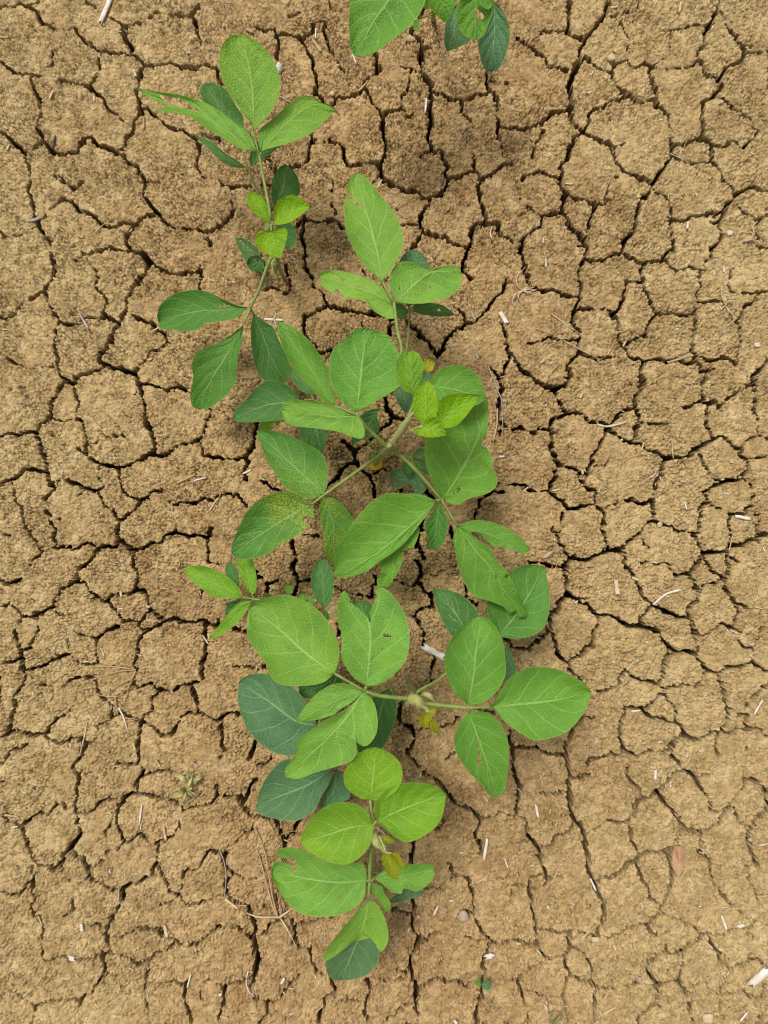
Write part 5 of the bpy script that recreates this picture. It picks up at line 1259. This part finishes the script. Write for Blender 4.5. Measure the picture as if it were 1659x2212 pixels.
HUSK = plain_mat('seed_husk', (0.34, 0.17, 0.09), (0.52, 0.34, 0.20), 60.0, 0.5, 0.4)
q = vp('T23', '1065,590')[0]
hz = ground_z(q)
V, uv, F = loft('T23', '1062,488', '1062,692', '1036,505 1028,560 1032,620 1045,665', '1095,500 1112,560 1098,625 1080,660', '1075,560 1072,630', hz + 0.002, hz + 0.002, None, False, -1.1, 0.02)
V[:, 2] += 0.006
c = V.mean(0)
o = mesh_obj('seed_husk', (V - c).tolist(), F.tolist(), HUSK, uv=uv, loc=c)
o['label'] = 'reddish-brown curled seed husk lying beside a crack at lower right'
o['category'] = 'husk'


# ---------------------------------------------------------------- fibres, dry grass and weeds
def strand(view, path, r0, r1, lift=0.0008, z=None):
    P = vp(view, path)
    C = spline(P, max(8, 5 * len(P)))
    pp = [unproj(c, (ground_z(c) if z is None else z) + lift + 0.0012 * math.sin(i * 0.7)) for i, c in enumerate(C)]
    return tube(pp, r0, r1, 5, len(pp))[:2]


def fibre(view, path, w, col, head, name='root_fibre', cat='fibre', z=None):
    V, F = strand(view, path, w * K1 * S * 0.5, w * K1 * S * 0.3, z=z)
    V = np.array(V)
    c = V.mean(0)
    o = mesh_obj(name, (V - c).tolist(), F, SM[col], loc=c)
    m = vp(view, path)
    m = m[len(m) // 2]
    remember(o, head, cat, 'thin dry fibres on the soil', *m)


for a in (('T20', '1430,60 1436,100 1420,150', 6, 'tan', 'short curved root thread'),
          ('T20', '1135,905 1115,960 1135,1010 1142,1085', 6, 'tan', 'wavy tan root thread'),
          ('T20', '1170,960 1185,1000 1165,1060', 5, 'tan', 'small wavy root thread'),
          ('T20', '1000,985 1080,1020 1140,1055', 5, 'cream', 'straight cream root thread'),
          ('T20', '640,1150 605,1240 585,1300 598,1340', 6, 'pinkish', 'wavy pinkish root thread'),
          ('T20', '1590,1435 1560,1470 1575,1525', 8, 'cream', 'curled cream root thread'),
          ('T21', '255,375 330,430 420,490 510,550', 7, 'cream', 'long straight cream fibre'),
          ('T21', '155,470 210,490 262,505', 6, 'tan', 'tan fibre'),
          ('T21', '330,545 430,600 560,665 610,690', 6, 'cream', 'long slanting cream fibre'),
          ('T21', '765,470 790,500 830,530', 8, 'tan', 'curved tan fibre'),
          ('T21', '680,680 740,660 765,690', 6, 'tan', 'curled tan fibre'),
          ('T11', '1510,725 1560,860 1590,930 1598,1060 1600,1170', 9, 'grey', 'long bent grey stem'),
          ('T11', '1565,990 1560,1100 1540,1190 1532,1285', 12, 'pinkish', 'thick dry bent stem'),
          ('T12', '985,690 1030,830 1080,950 1140,1040', 6, 'tan', 'long curved tan root thread'),
          ('T12', '1135,780 1175,850 1215,910', 5, 'tan', 'thin straight root thread'),
          ('T01', '150,905 210,880 300,860', 6, 'tan', 'slightly bent tan fibre'),
          ('T01', '765,915 820,915 850,960 890,960 910,930', 6, 'tan', 'curly tan root thread'),
          ('T01', '600,470 650,500 710,540', 5, 'tan', 'thin tan fibre'),
          ('T01', '1430,1540 1395,1620 1375,1659', 6, 'tan', 'thin dry blade'),
          ('T00', '615,1510 660,1465 720,1420', 7, 'pinkish', 'pinkish dry fibre'),
          ('T00', '470,245 510,290', 9, 'tan', 'short tan fibre'),
          ('T00', '575,300 605,350', 9, 'pinkish', 'short pinkish fibre'),
          ('T00', '665,1105 700,1125 740,1130', 5, 'tan', 'thin curved fibre'),
          ('T00', '830,530 835,580 870,620', 5, 'tan', 'thin bent fibre'),
          ('T03', '1420,530 1450,600 1465,700 1455,840', 8, 'grey', 'long wavy grey thread'),
          ('T03', '1610,1310 1595,1390 1615,1450 1655,1485', 9, 'white', 'white curled thread'),
          ('T13', '1375,470 1430,460 1495,455', 5, 'tan', 'tan hooked fibre'),
          ('T23', '0,130 40,135 70,165', 10, 'pinkish', 'pinkish bent fibre'),
          ('T23', '1350,900 1440,912 1555,912', 8, 'cream', 'long level cream fibre'),
          ('T23', '415,870 405,940 420,1000', 7, 'brown', 'dark curved fibre'),
          ('T23', '1510,1490 1540,1540 1550,1590', 5, 'cream', 'thin cream blade'),
          ('T23', '1350,1530 1410,1560 1440,1600', 6, 'tan', 'thin tan blade'),
          ('T23', '1570,210 1600,260 1620,310', 5, 'tan', 'very thin tan fibre'),
          ('T23', '1340,1110 1400,1095 1450,1105', 5, 'tan', 'wispy tan fibre'),
          ('T10', '255,950 290,1020 296,1080', 4, 'pinkish', 'hair-thin pinkish fibre'),
          ('T10', '1410,1030 1460,990 1510,1000', 4, 'cream', 'hair-thin cream fibre')):
    fibre(*a)
fibre('G', '300,185 305,215 322,245', 3, 'cream', 'thin pale curled fibre on a dark leaf', z=0.1015)
fibre('G', '290,240 300,250 318,262 330,255', 3, 'cream', 'thin pale crooked fibre on a dark leaf', z=0.1015)


class Tuft:
    def __init__(self, name, label, cat, view, base):
        q = vp(view, base)[0]
        self.loc = np.array(unproj(q, ground_z(q)))
        self.e = bpy.data.objects.new(name, None)
        COL.objects.link(self.e)
        self.e.location = self.loc
        self.e.empty_display_size = 0.01
        self.e['label'], self.e['category'] = label, cat
        self.view = view

    def blade(self, path, w, mat, name='blade', lift=0.0012, flat=False, rise=0.0):
        P = vp(self.view, path)
        C = spline(P, max(9, 5 * len(P)))
        n = len(C)
        pp = []
        for i, c in enumerate(C):
            f = i / (n - 1)
            pp.append(np.array(unproj(c, ground_z(c) * (1 - f) + max(ground_z(c), 0) * f + lift + rise * math.sin(math.pi * min(1, f * 1.15)) )))
        r = w * VIEW[self.view][2] * S * 0.5
        if not flat:
            V, F = tube([tuple(p) for p in pp], r, r * 0.45, 5, n)[:2]
        else:
            W = np.array(pp)
            T = np.gradient(W, axis=0)
            V, F = [], []
            for i in range(n):
                s = np.cross(T[i], (0, 0, 1.0))
                s /= np.linalg.norm(s) + 1e-9
                f = i / (n - 1)
                h = r * (0.55 + 0.6 * math.sin(math.pi * min(1, 0.2 + f * 0.6))) * max(0.04, 1 - f ** 3)
                V += [tuple(W[i] - s * h + (0, 0, h * 0.5)), tuple(W[i]), tuple(W[i] + s * h + (0, 0, h * 0.5))]
            for i in range(n - 1):
                for k in (0, 1):
                    a = i * 3 + k
                    F.append((a, a + 1, a + 4, a + 3))
        mesh_obj(name, (np.array(V) - self.loc).tolist(), F, mat, self.e)


DRY = SM['tan']
t = Tuft('dry_grass_tuft', 'dead tan grass tuft spreading its blades to the lower left, left side of the soil', 'grass tuft', 'T02', '880,1020')
for s, w in (('882,1022 800,1010 700,1000 620,1005 545,1000', 10), ('880,1025 780,1030 690,1055 600,1082', 9), ('880,1025 840,995 780,990', 10), ('880,1030 850,1080 790,1110 720,1155', 12),
             ('878,1030 845,1110 800,1170 760,1195 690,1225', 9), ('878,1030 835,1130 815,1200 800,1258', 10), ('760,1195 690,1195 610,1180 540,1190', 8), ('710,1150 700,1220 690,1300 675,1392', 7),
             ('745,1200 755,1270 765,1320', 9), ('770,1270 800,1330 825,1415', 14), ('825,1415 880,1405 905,1395', 8), ('800,1330 860,1340 910,1310 980,1285 1000,1295', 7), ('820,1360 880,1345 935,1325', 6),
             ('540,1190 545,1225 575,1258', 6), ('700,1005 740,985 790,1000', 8), ('820,1400 900,1410 960,1370', 6)):
    t.blade(s, w, DRY if w != 14 else SM['white'], rise=0.002)

t = Tuft('dry_root_tuft', 'tangled pale root tuft beside a crack, just right of the upper plants', 'root tuft', 'T21', '70,220')
for s, w in (('70,225 110,215 150,225', 14), ('70,222 100,235 160,215', 10), ('72,222 40,200 30,160 40,120 90,70', 8), ('68,225 20,250 5,300 20,330', 12), ('70,225 40,260 70,320', 9), ('70,222 120,190 135,150', 6), ('60,225 30,240 -20,270', 8),
             ('75,225 115,240 140,262', 7), ('70,220 60,170 80,150 120,160', 7), ('68,228 0,280 -60,300', 6), ('60,230 20,320 -10,420 30,540', 5), ('66,222 100,205 140,205', 9), ('60,230 90,330 130,390', 4)):
    t.blade(s, w, SM['cream'] if w > 7 else SM['tan'], 'root', rise=0.003)
t = Tuft('dry_root_tuft', 'small white root tuft at the right, one root curled into a loop', 'root tuft', 'T21', '1385,315')
for s, w in (('1385,318 1365,270 1358,225 1360,185', 9), ('1385,318 1400,295 1432,290 1435,320 1405,345', 8), ('1385,320 1350,345 1312,350', 7), ('1388,325 1405,365 1395,385', 6), ('1390,330 1440,400 1400,450 1360,500', 6), ('1360,500 1375,485 1395,488', 6)):
    t.blade(s, w, SM['cream'], 'root', rise=0.003)
t = Tuft('dry_root_tuft', 'wispy root tuft between a crack and the fallen cream fibres, right side', 'root tuft', 'T21', '555,672')
for s, w in (('555,675 540,640 530,600', 6), ('555,675 600,655 620,620', 5), ('555,675 590,690 640,680', 6), ('555,675 560,690 600,690', 5)):
    t.blade(s, w, SM['tan'], 'root', rise=0.002)
t = Tuft('dry_root_tuft', 'fan of brown dead roots beside the dark leaflet, left of the middle plant', 'root tuft', 'B', '775,955')
for s, w in (('775,950 740,940 690,945 640,960', 6), ('780,945 740,915 705,905', 6), ('775,960 720,980 660,1040 600,1100 500,1200', 7), ('775,958 700,1000 640,1060', 6), ('770,965 730,975 680,985 620,1005', 6), ('775,958 700,1030 590,1120', 5), ('778,950 700,950 600,970', 5)):
    t.blade(s, w, DRY, 'root', rise=0.003)
t = Tuft('dry_root_tuft', 'white hair roots hanging from a bleached straw beside a narrow leaflet', 'root tuft', 'T11', '110,420')
for s, w in (('110,415 125,380 128,360', 5), ('105,418 90,440 110,470', 5), ('120,420 130,450 120,480', 5), ('90,415 70,430 60,450', 4), ('125,410 118,385 100,375', 4), ('135,418 150,440 135,465', 4)):
    t.blade(s, w, SM['white'], 'root', rise=0.003)
t = Tuft('dry_grass_tuft', 'dead grass stems fanning up from beside the lowest plant', 'grass tuft', 'T13', '145,968')
for s, w in (('145,968 110,900 60,720 30,600 0,520', 13), ('140,965 100,800 60,560 10,420 -20,380', 12), ('150,965 70,968 0,962 -60,940', 15), ('150,970 200,935 242,905', 19), ('165,960 150,880 135,790', 9), ('170,945 150,800 200,640 180,600 130,470', 8),
             ('180,930 168,860 150,800', 8), ('160,975 200,1040 262,1160', 11), ('75,335 110,410 172,505', 8), ('165,430 220,412 270,408', 7), ('190,910 175,880 165,840', 9)):
    t.blade(s, w, SM['cream'] if w in (19, 15, 11) else DRY, rise=0.004)

WEED = plain_mat('weed_blade', (0.28, 0.28, 0.08), (0.44, 0.38, 0.17), 110.0, 0.55, 0.3)
WEED2 = plain_mat('weed_blade_dark', (0.17, 0.20, 0.07), (0.28, 0.28, 0.11), 110.0, 0.55, 0.3)
t = Tuft('grass_weed', 'little yellow-green grass weed with pointed blades, on the soil at lower left', 'weed', 'T03', '1205,145')
for s, w in (('1205,145 1160,130 1100,165', 20), ('1205,148 1160,180 1110,195', 16), ('1205,150 1190,200 1160,245', 16), ('1205,140 1230,90 1250,30', 18), ('1225,95 1180,70 1130,45', 20), ('1230,90 1170,50 1120,60', 16), ('1235,85 1280,70 1335,38', 20),
             ('1240,85 1290,50 1330,20', 15), ('1235,95 1290,95 1300,110', 14), ('1205,145 1240,130 1270,100', 16), ('1205,150 1240,175 1265,210', 14), ('1225,100 1215,50 1235,10', 14), ('1205,148 1150,140 1120,120', 14), ('1210,150 1250,160 1300,215', 8)):
    t.blade(s, w, WEED if w != 14 else WEED2, 'blade', rise=0.010, flat=True)
t = Tuft('grass_weed', 'faint green grass shoots at the bottom edge, right of the lowest plant', 'weed', 'T23', '255,1655')
for s, w in (('250,1655 240,1600 232,1548', 12), ('260,1655 300,1620 340,1560', 12), ('265,1660 310,1640 345,1605', 9), ('255,1655 260,1610 280,1570', 8)):
    t.blade(s, w, WEED2, 'blade', rise=0.010, flat=True)
for s, w in (('240,1600 215,1540 180,1520', 10), ('232,1548 222,1510 218,1485', 10)):
    t.blade(s, w, SM['pinkish'], 'blade', rise=0.008, flat=True)

p = Plant('weed_seedling', 'tiny bluish-green seedling growing in a crack near the bottom', 'seedling', vp('T13', '1452,1420')[0])
p.stalk('s', 'T13', '1452,1425,0 1455,1410,1 1458,1400,1.6', 0.0009, 0.0007, 0)
p.leaf('s', 'T13', '1460,1400', '1528,1412', '1490,1372 1515,1385', '1470,1428 1505,1440', 1.6, 1.6, 'deep', bites=['1495,1372 1510,1370 1512,1384 1500,1386'])
p.leaf('s', 'T13', '1452,1400', '1415,1392', '1440,1372 1425,1375', '1442,1412 1428,1410', 1.6, 1.8, 'mid')
p.leaf('s', 'T13', '1452,1395', '1440,1362', '1440,1388 1435,1372', '1460,1385 1452,1370', 1.6, 2.0, 'mid')
p.finish()

# ---------------------------------------------------------------- chaff: specks nobody could count
rs = np.random.RandomState(77)
V, F, MI = [], [], []
for _ in range(900):
    q = (rs.uniform(-150, 1810), rs.uniform(-150, 2360))
    z = ground_z(q)
    if z < -0.004:
        continue
    c = np.array(unproj(q, z + 0.0004))
    a = rs.uniform(0, 6.28)
    L, w = rs.uniform(0.0006, 0.0032), rs.uniform(0.0003, 0.0007)
    d, s = np.array([math.cos(a), math.sin(a), rs.uniform(-.2, .2)]), np.array([-math.sin(a), math.cos(a), 0])
    k = len(V)
    for e in (-1, 1):
        for (u, v) in ((-1, 0), (0, 0.7), (1, 0), (0, -0.5)):
            V.append(tuple(c + d * L * e + s * w * u + np.array([0, 0, w * v])))
    for i in range(4):
        j = (i + 1) % 4
        F.append((k + i, k + j, k + 4 + j, k + 4 + i))
    F.append((k + 3, k + 2, k + 1, k))
    F.append((k + 4, k + 5, k + 6, k + 7))
    MI += [int(rs.choice([0, 1, 2], p=[.2, .5, .3]))] * 6
chaff = mesh_obj('chaff', V, F, SM['white'], smooth=False)
chaff.data.materials.append(SM['cream'])
chaff.data.materials.append(SM['tan'])
chaff.data.polygons.foreach_set('material_index', MI)
chaff['kind'] = 'stuff'
chaff['label'] = 'tiny pale chaff specks strewn over the dry soil'
chaff['category'] = 'chaff'

# ---------------------------------------------------------------- every loose piece gets a label of its own
by = {}
for o, lab_, x, y in LITTER:
    by.setdefault(lab_, []).append((x, y, o))
RANK = {2: ('%s one', ['the left', 'the right'], ['the upper', 'the lower']), 3: ('', ['leftmost of three', 'middle of three', 'rightmost of three'], ['uppermost of three', 'middle of three', 'lowest of three'])}
for lab_, L in by.items():
    if len(L) == 1:
        L[0][2]['label'] = lab_
        continue
    wide = (max(q[0] for q in L) - min(q[0] for q in L)) > (max(q[1] for q in L) - min(q[1] for q in L))
    L.sort(key=lambda q: q[0] if wide else q[1])
    n = len(L)
    for i, (x, y, o) in enumerate(L):
        if n == 2:
            r = (['the left one', 'the right one'] if wide else ['the upper one', 'the lower one'])[i]
        else:
            nums = ['first', 'second', 'third', 'fourth', 'fifth', 'sixth']
            r = '%s from the %s' % (nums[i], 'left' if wide else 'top')
        full = lab_ + ', ' + r
        o['label'] = full if len(full.split()) <= 16 else full.replace(' lying ', ' ')
